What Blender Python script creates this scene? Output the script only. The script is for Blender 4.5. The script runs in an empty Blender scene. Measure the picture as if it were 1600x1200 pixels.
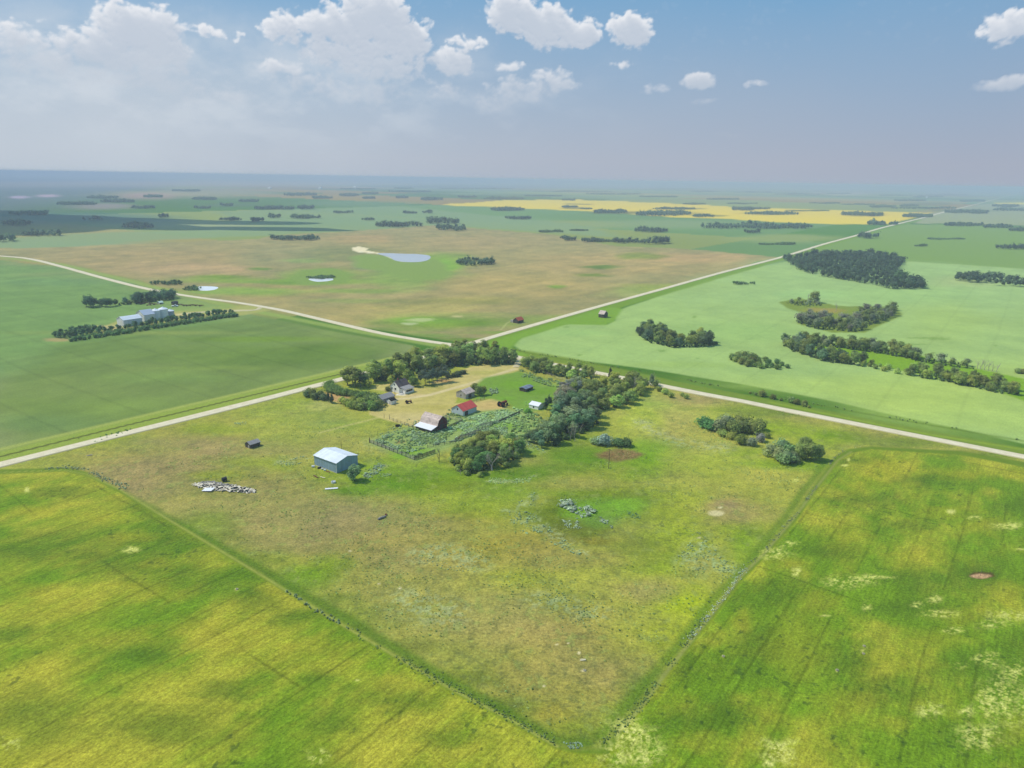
import bpy, math, random
import numpy as np
from mathutils import Matrix, Vector

# ------------------------------------------------------------------ camera, world, sun
C = bpy.context.scene
H = 110.0
F = 1110.0
PITCH = math.atan(320.5 / F)
ROLL = math.atan(0.0165)
cam_d = bpy.data.cameras.new("camera")
cam = bpy.data.objects.new("camera", cam_d)
C.collection.objects.link(cam)
C.camera = cam
cam_d.sensor_width = 36.0
cam_d.lens = F / 1600.0 * 36.0
cam_d.clip_start = 0.5
cam_d.clip_end = 200000.0
_c, _s = math.cos(ROLL), math.sin(ROLL)
_U0 = Vector((0, math.sin(PITCH), math.cos(PITCH)))
_R = Vector((1, 0, 0)) * _c + _U0 * _s
_U = Vector((1, 0, 0)) * -_s + _U0 * _c
_B = -Vector((0, math.cos(PITCH), -math.sin(PITCH)))
M = Matrix((_R, _U, _B)).transposed().to_4x4()
M.translation = (0, 0, H)
cam.matrix_world = M

SUN_EL = math.radians(52)
SUN_H = (-0.975, 0.22)          # horizontal direction towards the sun
SUN_AZ = math.atan2(SUN_H[0], SUN_H[1])   # from +Y towards +X
S = 3.9
sd = bpy.data.lights.new("sun", 'SUN')
sd.energy = S
sd.angle = math.radians(0.5)
sd.color = (1.0, 0.95, 0.86)
sun = bpy.data.objects.new("sun", sd)
C.collection.objects.link(sun)
sv = Vector((SUN_H[0] * math.cos(SUN_EL), SUN_H[1] * math.cos(SUN_EL), math.sin(SUN_EL))).normalized()
sun.rotation_euler = sv.to_track_quat('Z', 'Y').to_euler()

C.view_settings.view_transform = 'Standard'
C.view_settings.look = 'None'
C.view_settings.exposure = 0.08
C.view_settings.gamma = 1.0
C.view_settings.use_curve_mapping = False
C.render.engine = 'CYCLES'
C.cycles.use_denoising = True
C.cycles.max_bounces = 4
C.cycles.diffuse_bounces = 2
C.cycles.glossy_bounces = 2
C.cycles.transmission_bounces = 2
C.cycles.volume_bounces = 1
C.cycles.transparent_max_bounces = 4
C.cycles.caustics_reflective = False
C.cycles.caustics_refractive = False


class NT:
    """small helper round a node tree"""
    def __init__(self, tree):
        self.t = tree
        self.n = tree.nodes
        self.l = tree.links

    def new(self, typ, **kw):
        nd = self.n.new(typ)
        for k, v in kw.items():
            setattr(nd, k, v)
        return nd

    def put(self, sock, v):
        if v is None:
            return
        if isinstance(v, bpy.types.NodeSocket):
            self.l.new(v, sock)
        else:
            sock.default_value = v

    def math(self, op, a, b=None, c=None, clamp=False):
        nd = self.new('ShaderNodeMath', operation=op, use_clamp=clamp)
        self.put(nd.inputs[0], a)
        if b is not None:
            self.put(nd.inputs[1], b)
        if c is not None:
            self.put(nd.inputs[2], c)
        return nd.outputs[0]

    def vmath(self, op, a, b=None, scale=None):
        nd = self.new('ShaderNodeVectorMath', operation=op)
        self.put(nd.inputs[0], a)
        if b is not None:
            self.put(nd.inputs[1], b)
        if scale is not None:
            self.put(nd.inputs['Scale'], scale)
        return nd.outputs['Value'] if op in ('LENGTH', 'DOT_PRODUCT') else nd.outputs[0]

    def noise(self, vec, scale, detail=4, rough=0.55, dist=0.0):
        nd = self.new('ShaderNodeTexNoise')
        self.put(nd.inputs['Vector'], vec)
        nd.inputs['Scale'].default_value = scale
        nd.inputs['Detail'].default_value = detail
        nd.inputs['Roughness'].default_value = rough
        nd.inputs['Distortion'].default_value = dist
        return nd.outputs['Fac']

    def rng(self, v, a, b, c=0.0, d=1.0, smooth=False):
        nd = self.new('ShaderNodeMapRange')
        if smooth:
            nd.interpolation_type = 'SMOOTHSTEP'
        self.put(nd.inputs[0], v)
        for i, x in enumerate((a, b, c, d)):
            self.put(nd.inputs[i + 1], x)
        return nd.outputs[0]

    def mix(self, f, a, b, blend='MIX'):
        nd = self.new('ShaderNodeMix', data_type='RGBA', blend_type=blend)
        self.put(nd.inputs[0], f)
        self.put(nd.inputs[6], a)
        self.put(nd.inputs[7], b)
        return nd.outputs[2]


def lin(rgb):
    """sRGB 0..255 to linear"""
    out = []
    for v in rgb:
        v = v / 255.0
        out.append(v / 12.92 if v <= 0.04045 else ((v + 0.055) / 1.055) ** 2.4)
    return np.array(out)


def rgba(rgb, k=1.0):
    c = lin(rgb) * k
    return (float(c[0]), float(c[1]), float(c[2]), 1.0)


def px_dir(px, py):
    x, y = px - 800.0, 600.0 - py
    d = _R * x + _U * y - _B * F
    return d.normalized()


# ---- sky: the Sky Texture, a smoky band low down, cumulus clouds by direction
W = bpy.data.worlds.new("World")
C.world = W
W.use_nodes = True
W.node_tree.nodes.clear()
nt = NT(W.node_tree)
out = nt.new('ShaderNodeOutputWorld')
bg = nt.new('ShaderNodeBackground')
sky = nt.new('ShaderNodeTexSky', sky_type='NISHITA', sun_disc=False)
sky.sun_elevation = SUN_EL
sky.sun_rotation = SUN_AZ
sky.altitude = 600
sky.air_density = 1.0
sky.dust_density = 1.6
sky.ozone_density = 1.5
tc = nt.new('ShaderNodeTexCoord')
dirv = tc.outputs['Generated']
sep = nt.new('ShaderNodeSeparateXYZ')
nt.put(sep.inputs[0], dirv)
el = nt.math('ARCSINE', sep.outputs[2])
az = nt.math('ARCTAN2', sep.outputs[0], sep.outputs[1])
# clouds: list of lobes (px, py, rx, ry, strength) of the photograph turned into directions
LOBES = [
    (215, 45, 58, 34, .95), (170, 75, 56, 34, .7), (252, 75, 40, 34, .85), (90, 95, 80, 40, .45), (235, 120, 70, 26, .45), (330, 150, 60, 26, .28), (210, 110, 60, 20, .4), (20, 60, 40, 22, .5),
    (445, 45, 34, 26, .75), (510, 38, 50, 28, .85), (585, 30, 56, 40, 1.05), (635, 62, 44, 34, .9), (530, 85, 66, 30, .55), (600, 100, 90, 34, .55), (570, 62, 70, 30, .7),
    (708, 100, 32, 26, .7), (440, 108, 36, 14, .55), (560, 145, 90, 30, .4), (690, 145, 44, 20, .3), (480, 130, 60, 20, .3),
    (795, 22, 40, 34, .95), (845, 38, 50, 34, 1.0), (905, 55, 34, 22, .85), (985, 50, 38, 27, 1.0), (860, 60, 60, 20, .6),
    (735, 68, 34, 10, .6), (325, 48, 28, 9, .55), (370, 60, 14, 6, .35), (862, 128, 40, 20, .5), (810, 145, 60, 22, .42), (795, 107, 24, 10, .35),
    (970, 107, 22, 8, .45), (1086, 132, 26, 12, .85), (1180, 132, 24, 7, .5), (1025, 140, 24, 8, .3), (1105, 160, 26, 5, .2),
    (1592, 40, 40, 24, .9), (1578, 132, 40, 10, .7), (1140, 212, 26, 7, .2), (770, 160, 44, 20, .3),
]
lob = []
for (px, py, rx, ry, st) in LOBES:
    rx, ry, st = rx * 1.1, ry * 1.12, st + .06 + (.06 if py > 90 and px < 900 else 0)
    d = px_dir(px, py)
    lob.append((math.atan2(d.x, d.y), math.asin(d.z), rx / F * 1.0, ry / F, st))
comb = nt.new('ShaderNodeCombineXYZ')
nt.put(comb.inputs[0], az)
nt.put(comb.inputs[1], el)
P0 = comb.outputs[0]
# air: smoky lilac grey near the horizon, clear blue above; clouds sink into it lower down
skyc = nt.vmath('SCALE', sky.outputs[0], scale=0.085)
smoke_w = nt.mix(nt.rng(az, -0.7, 0.55), (0.50, 0.565, 0.64, 1), (0.365, 0.405, 0.50, 1))
smoke_w2 = nt.mix(nt.rng(el, 0.0, 0.10), nt.mix(0.35, smoke_w, (0.375, 0.415, 0.50, 1)), smoke_w)
upblue = nt.mix(0.78, skyc, (0.155, 0.385, 0.635, 1))
fac = nt.rng(el, 0.025, 0.25, 0.0, 1.0, False)
fac = nt.math('POWER', fac, 0.95)
wob = nt.math('MULTIPLY', nt.math('SUBTRACT', nt.noise(P0, 3.2, 3, .5), 0.5), 0.35)
fac = nt.math('ADD', fac, nt.math('MULTIPLY', wob, nt.rng(el, 0, 0.12)), clamp=True)
base = nt.mix(fac, smoke_w2, upblue)
glow = nt.math('MULTIPLY', nt.rng(az, .05, -.55, 0, 1, True), nt.rng(el, .24, .08, 0, 1, True))
glow = nt.math('MULTIPLY', glow, nt.rng(nt.noise(P0, 5, 4, .55), .3, .7, .25, .75))
base = nt.mix(glow, base, (0.54, 0.60, 0.67, 1))
nt.put(bg.inputs[0], base)
bg.inputs[1].default_value = 1.0
nt.l.new(bg.outputs[0], out.inputs[0])

# ------------------------------------------------------------------ geometry helpers
SIG = 2.1e-4
HAZE = lin((148, 164, 184))
LIT = np.array([1.17, 1.24, 1.36])


def G(px, py, z=0.0):
    """the point of the plain at height z seen at a pixel of the 1600x1200 photograph"""
    d = px_dir(px, py)
    t = (z - H) / d.z
    return np.array((d.x * t, d.y * t))


def alb(rgb, dist):
    T = max(math.exp(-SIG * dist), .5)
    if dist > 1000 and rgb[1] > rgb[0]:
        rgb = (rgb[0] * 1.045, rgb[1] * .94, rgb[2])
    c = (lin(rgb) - HAZE * (1 - T)) / (LIT * T)
    g = max(float(c @ np.array((.25, .65, .10))), .03)
    c = np.clip(c, g * .05, g * 1.9)
    if c[1] > c[0] and dist < 900:
        c[0] = max(c[0], c[1] * (.52 if dist < 420 else .58))
    return np.clip(c, 0.008, 0.85)


UA = np.array((0.590, 0.807))      # along the road that runs away from the viewer
VA = np.array((0.807, -0.590))     # along the cross road, to the right


def hash2(ix, iy, seed):
    h = (ix.astype(np.int64) * 374761393 + iy.astype(np.int64) * 668265263 + seed * 1442695041) & 0xFFFFFFFF
    h = ((h ^ (h >> 13)) * 1274126177) & 0xFFFFFFFF
    return ((h ^ (h >> 16)) & 0xFFFFFF) / float(0xFFFFFF)


def vnoise(x, y, seed=0):
    ix, iy = np.floor(x), np.floor(y)
    fx, fy = x - ix, y - iy
    fx = fx * fx * (3 - 2 * fx)
    fy = fy * fy * (3 - 2 * fy)
    a = hash2(ix, iy, seed); b = hash2(ix + 1, iy, seed)
    c = hash2(ix, iy + 1, seed); d = hash2(ix + 1, iy + 1, seed)
    return (a * (1 - fx) + b * fx) * (1 - fy) + (c * (1 - fx) + d * fx) * fy


def fbm(x, y, seed=0, octs=4, gain=0.5):
    s = 0; a = 1; t = 0
    for k in range(octs):
        s = s + a * vnoise(x * 2 ** k + 17.3 * k, y * 2 ** k - 9.1 * k, seed + k)
        t += a; a *= gain
    return s / t


def sstep(e0, e1, v):
    t = np.clip((v - e0) / (e1 - e0), 0, 1)
    return t * t * (3 - 2 * t)


def poly_mask(X, Y, pts, soft):
    """1 inside a polygon, falling to 0 over 'soft' metres across its outline"""
    pts = np.asarray(pts)
    lo = pts.min(0) - soft; hi = pts.max(0) + soft
    idx = np.where((X > lo[0]) & (X < hi[0]) & (Y > lo[1]) & (Y < hi[1]))[0]
    res = np.zeros(X.shape)
    if len(idx) == 0:
        return res
    x, y = X[idx], Y[idx]
    ins = np.zeros(len(idx), bool)
    d2 = np.full(len(idx), 1e18)
    n = len(pts)
    for i in range(n):
        ax, ay = pts[i]; bx, by = pts[(i + 1) % n]
        cond = (ay > y) != (by > y)
        if by != ay:
            ins ^= cond & (x < (bx - ax) * (y - ay) / (by - ay) + ax)
        ex, ey = bx - ax, by - ay
        L = ex * ex + ey * ey + 1e-9
        t = np.clip(((x - ax) * ex + (y - ay) * ey) / L, 0, 1)
        dx, dy = x - ax - t * ex, y - ay - t * ey
        d2 = np.minimum(d2, dx * dx + dy * dy)
    sd = np.sqrt(d2) * np.where(ins, 1, -1)
    res[idx] = sstep(-soft / 2, soft / 2, sd)
    return res


def line_mask(X, Y, pts, width, soft):
    pts = np.asarray(pts)
    r = width / 2 + soft
    lo = pts.min(0) - r; hi = pts.max(0) + r
    idx = np.where((X > lo[0]) & (X < hi[0]) & (Y > lo[1]) & (Y < hi[1]))[0]
    res = np.zeros(X.shape)
    x, y = X[idx], Y[idx]
    d2 = np.full(len(idx), 1e18)
    for i in range(len(pts) - 1):
        ax, ay = pts[i]; bx, by = pts[i + 1]
        ex, ey = bx - ax, by - ay
        L = ex * ex + ey * ey + 1e-9
        t = np.clip(((x - ax) * ex + (y - ay) * ey) / L, 0, 1)
        dx, dy = x - ax - t * ex, y - ay - t * ey
        d2 = np.minimum(d2, dx * dx + dy * dy)
    res[idx] = 1 - sstep(width / 2 - soft / 2, width / 2 + soft / 2, np.sqrt(d2))
    return res


def make_mesh(name, V, Fs, mat=None, smooth=False):
    me = bpy.data.meshes.new(name)
    V = np.asarray(V, dtype=np.float32).reshape(-1, 3)
    if isinstance(Fs, np.ndarray):
        k = Fs.shape[1]
        me.vertices.add(len(V)); me.vertices.foreach_set('co', V.ravel())
        me.loops.add(Fs.size); me.loops.foreach_set('vertex_index', Fs.astype(np.int32).ravel())
        me.polygons.add(len(Fs))
        me.polygons.foreach_set('loop_start', np.arange(0, Fs.size, k, dtype=np.int32))
        me.polygons.foreach_set('loop_total', np.full(len(Fs), k, dtype=np.int32))
        me.update(calc_edges=True)
    else:
        me.from_pydata([tuple(map(float, v)) for v in V], [], Fs)
        me.update()
    if smooth:
        me.polygons.foreach_set('use_smooth', np.ones(len(me.polygons), bool))
    if mat:
        me.materials.append(mat)
    return me


def link(name, data, parent=None, loc=(0, 0, 0), rz=0.0):
    o = bpy.data.objects.new(name, data)
    C.collection.objects.link(o)
    o.location = loc
    o.rotation_euler = (0, 0, rz)
    if parent is not None:
        o.parent = parent
    return o


def tag(o, label=None, cat=None, group=None, kind=None):
    if label: o['label'] = label
    if cat: o['category'] = cat
    if group: o['group'] = group
    if kind: o['kind'] = kind
    return o


# ------------------------------------------------------------------ cumulus on a far backdrop round the scene (90 km off, outside the haze)
def worley(x, y, seed):
    ix, iy = np.floor(x), np.floor(y)
    best = np.full(x.shape, 9.0)
    for dx in (-1, 0, 1):
        for dy in (-1, 0, 1):
            cx, cy = ix + dx, iy + dy
            px_ = cx + .1 + .8 * hash2(cx, cy, seed)
            py_ = cy + .1 + .8 * hash2(cx, cy, seed + 51)
            best = np.minimum(best, (px_ - x) ** 2 + (py_ - y) ** 2)
    return np.sqrt(best)


def cloud_field(AZg, ELg, lobes, step):
    """cumulus seen by direction: density, sunlight reaching it; AZg/ELg is a regular grid with 'step' radians per cell"""
    X = AZg * 60; Y = ELg * 78
    wx = fbm(X * .55, Y * .55, 201, 4) - .5
    wy = fbm(X * .55, Y * .55, 231, 4) - .5
    tot = np.zeros(AZg.shape)
    for (a, e, ra, re, st) in lobes:
        dx = (AZg - a + wx * .020) / ra
        dy = (ELg - e + wy * .016) / re
        dy = np.where(dy < 0, dy * 1.25, dy)
        tot = np.maximum(tot, np.maximum(0, 1 - dx * dx - dy * dy) * st) + .12 * np.maximum(0, 1 - dx * dx - dy * dy) * st
    bil = 0; am = 1; ta = 0
    for k in range(4):
        f = 1.1 * 2.05 ** k
        bil = bil + am * (1 - worley(X * f + wx * 2.2, Y * f + wy * 2.2, 300 + k)); ta += am; am *= .45
    bil = bil / ta
    n = fbm(X * 1.3, Y * 1.3, 260, 6, .55)
    soft = sstep(.17, .09, ELg)
    D = tot * (1.2 + .25 * soft) + (bil - .62) * (1.35 - .75 * soft) + (n - .5) * 1.0 - .22
    D = np.minimum(D, tot * 3.2)
    dens = np.clip(D, 0, 1)
    # sunlight: march towards the sun, up and to the left
    acc = np.zeros(AZg.shape)
    for k in range(1, 14):
        sx, sy = int(round(-k * .0010 / step)), int(round(k * .0022 / step))
        acc += np.roll(np.roll(dens, -sy, axis=0), -sx, axis=1)
    lit = np.exp(-acc * .42)
    rim = np.clip(dens - np.roll(dens, -int(round(.003 / step)), axis=0), -.3, .5)
    lit = np.clip(lit * .95 + rim * .25 + .12, 0, 1)
    return D, lit


def cloud_colours(AZg, ELg, lobes, step):
    D, lit = cloud_field(AZg, ELg, lobes, step)
    alpha = sstep(-.05, .50 + .35 * sstep(.17, .09, ELg), D)
    fade = sstep(.03, .165, ELg)
    mist_n = fbm(AZg * 14, ELg * 30, 400, 5, .55)
    mist = sstep(.42, .75, mist_n) * sstep(.25, -.45, AZg) * sstep(.02, .09, ELg) * sstep(.21, .11, ELg) * .7
    a = np.clip(alpha * (.10 + .86 * fade), 0, 1)
    sf = sstep(.17, .08, ELg)[..., None]
    lo = np.array((.48, .545, .64)) * (1 - sf) + np.array((.50, .56, .64)) * sf
    hi = np.array((.78, .80, .84)) * (1 - sf) + np.array((.62, .65, .71)) * sf
    c = lo + (hi - lo) * lit[..., None]
    mc = np.array((.60, .655, .72))
    A = a + mist * (1 - a)
    c = (c * a[..., None] + mc * (mist * (1 - a))[..., None]) / np.maximum(A, 1e-4)[..., None]
    return c, A


st_ = .00135
gaz, gel = np.arange(-.95, .95, st_), np.arange(0.004, .30, st_)
AZg, ELg = np.meshgrid(gaz, gel)
cc_, ca_ = cloud_colours(AZg, ELg, lob, st_)
RD = 90000.0
Vd = np.stack([np.cos(ELg) * np.sin(AZg), np.cos(ELg) * np.cos(AZg), np.sin(ELg)], -1).reshape(-1, 3) * RD
na_, ne_ = len(gaz), len(gel)
i0 = (np.arange(ne_ - 1)[:, None] * na_ + np.arange(na_ - 1)[None, :]).ravel()
dome = make_mesh('sky', Vd, np.stack([i0, i0 + 1, i0 + na_ + 1, i0 + na_], 1).astype(np.int32))
at_ = dome.color_attributes.new('cloud', 'FLOAT_COLOR', 'POINT')
at_.data.foreach_set('color', np.concatenate([cc_.reshape(-1, 3), ca_.reshape(-1, 1)], 1).astype(np.float32).ravel())
cm_ = bpy.data.materials.new('cloud_light'); cm_.use_nodes = True
q = NT(cm_.node_tree)
cm_.node_tree.nodes.remove(cm_.node_tree.nodes['Principled BSDF'])
a_n = q.new('ShaderNodeAttribute', attribute_name='cloud')
e_n = q.new('ShaderNodeEmission'); t_n = q.new('ShaderNodeBsdfTransparent'); m_n = q.new('ShaderNodeMixShader')
q.put(e_n.inputs[0], a_n.outputs['Color']); q.put(m_n.inputs[0], a_n.outputs['Alpha'])
q.l.new(t_n.outputs[0], m_n.inputs[1]); q.l.new(e_n.outputs[0], m_n.inputs[2])
q.l.new(m_n.outputs[0], cm_.node_tree.nodes['Material Output'].inputs['Surface'])
cm_.cycles.emission_sampling = 'NONE'
dome.materials.append(cm_)
tag(link('sky', dome, None, (0, 0, H)), kind='structure')

# ------------------------------------------------------------------ the ground sheet and what grows on it
NAZ = 1150
azs = np.concatenate([np.radians(np.arange(-180, -54, 6.0)), np.radians(np.linspace(-54, 54, NAZ)), np.radians(np.arange(60, 180, 6.0))])
ths = np.concatenate([np.radians(np.linspace(0.16, 1.2, 60)), np.radians(np.linspace(1.215, 47.5, 700)), np.radians([52, 58, 66, 76, 86])])
rad = H / np.tan(ths)
NA, NR = len(azs), len(rad)
AZ, RR = np.meshgrid(azs, rad)
GX = (RR * np.sin(AZ)).ravel()
GY = (RR * np.cos(AZ)).ravel()
DD = np.sqrt(GX ** 2 + GY ** 2 + H * H)
A_ = GX * UA[0] + GY * UA[1]       # coordinate along the fields' rows
B_ = GX * VA[0] + GY * VA[1]       # coordinate across them
N = len(GX)
col = np.zeros((N, 3))
msk = np.zeros((N, 3))             # r: drilled crop, g: tussocky pasture, b: mown or bare

# far plain: a patchwork of quarter sections
sec = 800.0
qa, qb = np.floor(A_ / sec + 0.12), np.floor(B_ / sec * 0.5 + .3)
hq = hash2(qa, qb, 3)
pal = [alb(c, 2500) for c in ((122, 165, 135), (112, 158, 125), (140, 172, 135), (150, 158, 130), (108, 150, 118), (128, 168, 140), (160, 160, 138))]
pi = np.minimum((hq * len(pal)).astype(int), len(pal) - 1)
col[:] = np.array(pal)[pi]
big = fbm(GX / 900, GY / 900, 11, 4)
col *= (0.8 + 0.4 * big)[:, None]
w1 = (fbm(GX / 60, GY / 60, 21, 3) - 0.5) * 2
w2 = (fbm(GX / 60, GY / 60, 31, 3) - 0.5) * 2


def paint(mask, rgb, dist=None, op=1.0):
    global col
    a = alb(rgb, dist) if dist is not None else np.asarray(rgb)
    m = (mask * op)[:, None]
    col = col * (1 - m) + a * m


def wd(pts):
    return np.array([G(*p) for p in pts])


def region(pts, rgb, soft=3.0, warp=0.0, wsc=1.0, op=1.0, m=None, dist=None, ret=False):
    w = wd(pts)
    dist = dist or float(np.hypot(*np.median(w, axis=0)))
    mk = poly_mask(GX + w1 * warp, GY + w2 * warp, w, soft)
    paint(mk, rgb, dist, op)
    if m is not None:
        msk[:] = msk * (1 - mk[:, None]) + np.array(m) * mk[:, None]
    return mk


_wc = {}


def blob(px, py, rx, ry, rgb, op=1.0, edge=0.6, warp=0.35, nsc=None, m=None, lim=None, thr=None):
    """an irregular patch: centre and half-sizes given where the photograph shows it, painted in world metres"""
    c = G(px, py); ex = G(px + rx, py) - c; ey = G(px, py - ry) - c
    dist = float(np.hypot(*c))
    R = (np.hypot(*ex) + np.hypot(*ey)) * 1.6
    idx = np.where((abs(GX - c[0]) < R) & (abs(GY - c[1]) < R))[0]
    if len(idx) == 0:
        return
    Mi = np.linalg.inv(np.array([ex, ey]).T)
    x = GX[idx] - c[0]; y = GY[idx] - c[1]
    a = Mi[0, 0] * x + Mi[0, 1] * y; b = Mi[1, 0] * x + Mi[1, 1] * y
    nsc = nsc or 1.4
    sd_ = int(px * 7 + py * 13) % 997
    nn = (fbm(a * nsc + 5, b * nsc + 9, sd_, 4, .6) - 0.5) * 2
    r = np.sqrt(a * a + b * b) + nn * warp
    k = 1 - sstep(1 - edge, 1 + edge * .4, r)
    if thr is not None:
        f = fbm(x / thr[0], y / thr[0], sd_ + 3, 3, .65)
        k = k * sstep(thr[1] - .05, thr[1] + .05, f)
    if lim is not None:
        k = k * lim[idx]
    a_ = alb(rgb, dist)
    kk = (k * op)[:, None]
    col[idx] = col[idx] * (1 - kk) + a_ * kk
    if m is not None:
        msk[idx] = msk[idx] * (1 - kk) + np.array(m) * kk


# --- the valley on the far left and the far bands
region([(-400, 400), (-400, 279), (-50, 277), (270, 281), (300, 285), (200, 300), (120, 318), (60, 330), (0, 345)], (118, 150, 150), 500, 10, dist=2500)
for b in [(30, 308, 20, 2.4, (180, 190, 205)), (75, 306, 22, 2.4, (185, 190, 200)), (330, 300, 120, 6, (165, 165, 160)), (420, 285, 200, 3, (172, 165, 165)),
          (230, 306, 50, 5, (165, 168, 165)), (160, 322, 60, 5, (150, 165, 165)), (700, 286, 200, 2, (170, 170, 175)), (1320, 302, 60, 2.2, (175, 172, 172)),
          (1480, 303, 40, 2, (170, 172, 172)), (1000, 292, 200, 2, (140, 158, 172)), (560, 318, 120, 5, (125, 165, 148)), (330, 352, 190, 9, (150, 182, 150)),
          (250, 345, 40, 1.6, (150, 185, 160)), (540, 345, 160, 8, (120, 168, 140)), (900, 350, 90, 6, (150, 178, 130)), (1040, 350, 160, 7, (138, 175, 140)),
          (1230, 372, 90, 7, (150, 180, 130)), (1010, 400, 40, 4, (150, 175, 120)), (780, 345, 90, 8, (132, 174, 142)), (120, 385, 200, 12, (140, 175, 140)),
          (640, 360, 100, 5, (140, 165, 130)), (1290, 392, 40, 4, (160, 170, 125)), (130, 340, 160, 10, (105, 148, 145)), (430, 345, 80, 5, (140, 180, 145)),
          (1430, 400, 120, 9, (128, 178, 112)), (1250, 345, 60, 3, (120, 160, 130))]:
    blob(b[0], b[1], b[2], b[3], b[4], .75, .7, .25)
region([(330, 331), (620, 322), (900, 350), (980, 372), (700, 352), (430, 368), (200, 378), (0, 400), (-200, 400), (-100, 378), (100, 366), (420, 356)], (135, 175, 142), 60, 30, op=.8, dist=1900)
# canola in flower
YEL = (216, 198, 92)
yel = [(690, 319), (735, 317), (790, 312.5), (905, 312), (980, 315), (1100, 320), (1140, 323), (1330, 329), (1370, 331), (1455, 332), (1425, 341), (1390, 350), (1330, 350.5), (1300, 350), (1210, 347), (1120, 341), (1060, 340), (940, 331), (850, 327), (760, 323), (700, 321)]
region(yel, YEL, 25, 8, dist=2600)
region([(1552, 317), (1620, 316), (1620, 320), (1560, 320)], (205, 200, 130), 40, 0, dist=3500)
for b in [(895, 325, 24, 2), (970, 332, 60, 2), (1035, 333, 60, 3.2), (1065, 326, 40, 1.5), (1110, 337, 30, 1.5), (1205, 333, 50, 2.5), (905, 319, 30, 1), (1260, 329, 36, 1.3), (1350, 335, 34, 3)]:
    blob(b[0], b[1], b[2], b[3], (120, 145, 110), .8, .5, .3)
# right of the far road
region([(1440, 337), (1540, 318), (1640, 321), (1640, 354), (1500, 350), (1430, 349)], (150, 178, 150), 20, 5, dist=2300)
region([(1330, 371), (1420, 350), (1500, 352), (1640, 356), (1640, 420), (1600, 422), (1500, 414), (1418, 408), (1395, 408), (1340, 392), (1210, 405), (1250, 396)], (128, 172, 112), 12, 6, dist=1300)
# --- field at left (dark green) and its grassed edges
FL = [(-500, 640), (-400, 440), (0, 407), (90, 416), (200, 440), (300, 465), (385, 490), (500, 514), (645, 540), (650, 548), (620, 563), (560, 577), (470, 601), (300, 650), (0, 725), (-500, 880)]
mFL = region(FL, (138, 152, 104), 3, 2, m=(.5, 0, 0), dist=420)
region([(-500, 640), (-400, 440), (0, 407), (90, 416), (330, 473), (420, 515), (200, 560), (0, 580)], (122, 155, 105), 90, 60, op=.85, dist=800)
region([(80, 540), (400, 494), (560, 518), (628, 541), (600, 563), (480, 593), (300, 640), (0, 700), (0, 600)], (118, 142, 84), 26, 14, op=.75, dist=430)
for b in [(430, 556, 200, 18, (104, 136, 72)), (520, 545, 70, 12, (100, 134, 72)), (150, 640, 200, 22, (124, 150, 84)), (60, 660, 120, 16, (112, 142, 92)), (260, 590, 120, 10, (130, 158, 92)),
          (420, 530, 140, 5, (120, 150, 70)), (230, 470, 90, 5, (135, 160, 105)), (200, 520, 200, 4, (150, 165, 100)), (100, 440, 120, 6, (120, 155, 115)), (340, 575, 120, 4, (134, 158, 88))]:
    blob(b[0], b[1], b[2], b[3], b[4], .6, .8, .35, lim=mFL)
st = fbm(A_ / 60, B_ / 7, 77, 3) - .5
col += col * (mFL * st * .26)[:, None]
# --- brown pasture beyond the cross road
FB = [(0, 402), (-200, 384), (60, 388), (160, 383), (400, 374), (430, 368), (540, 362), (680, 352), (860, 366), (960, 384), (1075, 389), (1215, 402), (1180, 412), (960, 472), (733, 537), (690, 530), (500, 500), (385, 479), (190, 432), (90, 408)]
mFB = region(FB, (162, 156, 118), 6, 8, m=(0, .55, 0), dist=760)
for b in [(250, 405, 220, 20, (169, 156, 125)), (300, 420, 120, 12, (177, 159, 130)), (560, 490, 200, 16, (177, 164, 115)), (430, 455, 90, 14, (169, 159, 115)), (700, 500, 140, 14, (150, 165, 100)),
          (820, 440, 150, 24, (175, 162, 118)), (950, 410, 160, 16, (177, 162, 125)), (1100, 402, 90, 8, (183, 162, 130)), (740, 378, 120, 10, (169, 159, 130)), (560, 372, 60, 8, (175, 159, 130)),
          (480, 400, 40, 10, (140, 165, 118)), (630, 430, 90, 20, (130, 162, 100)), (690, 408, 60, 14, (135, 168, 100)), (500, 430, 70, 12, (125, 168, 92)), (440, 400, 70, 20, (148, 165, 125)),
          (590, 405, 30, 8, (150, 170, 110)), (540, 395, 70, 10, (130, 155, 115)), (600, 412, 50, 10, (130, 155, 125)), (475, 407, 40, 4, (135, 175, 115)), (470, 440, 140, 5, (125, 165, 90)),
          (380, 455, 110, 8, (135, 170, 95)), (340, 437, 100, 6, (140, 168, 95)), (345, 432, 44, 3.5, (105, 150, 85)), (405, 420, 20, 3, (100, 145, 85)), (665, 415, 50, 16, (128, 178, 92)),
          (940, 417, 36, 3.5, (95, 135, 80)), (925, 430, 34, 3, (100, 138, 82)), (1000, 400, 40, 6, (130, 165, 100)), (870, 448, 16, 3, (120, 165, 85)), (990, 455, 60, 10, (158, 170, 115)),
          (700, 505, 110, 9, (108, 155, 75)), (660, 500, 60, 6, (125, 165, 85)), (560, 515, 140, 5, (130, 155, 90)), (720, 531, 60, 4, (95, 150, 70)), (820, 520, 110, 3.5, (115, 160, 80)), (640, 525, 90, 5, (120, 155, 85)),
          (860, 500, 90, 10, (140, 160, 95)), (1030, 450, 80, 8, (150, 165, 100)), (740, 470, 100, 8, (162, 159, 105)), (560, 470, 90, 4, (150, 160, 105)), (660, 480, 120, 5, (169, 164, 110)), (560, 455, 80, 5, (135, 160, 98))]:
    blob(b[0], b[1], b[2], b[3], b[4], .8, .7, .45, lim=mFB)
n_ = fbm(GX / 26, GY / 26, 41, 5, .68) - .5
col += col * (mFB * n_ * .75)[:, None] * np.array((1.15, .8, .8))
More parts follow.
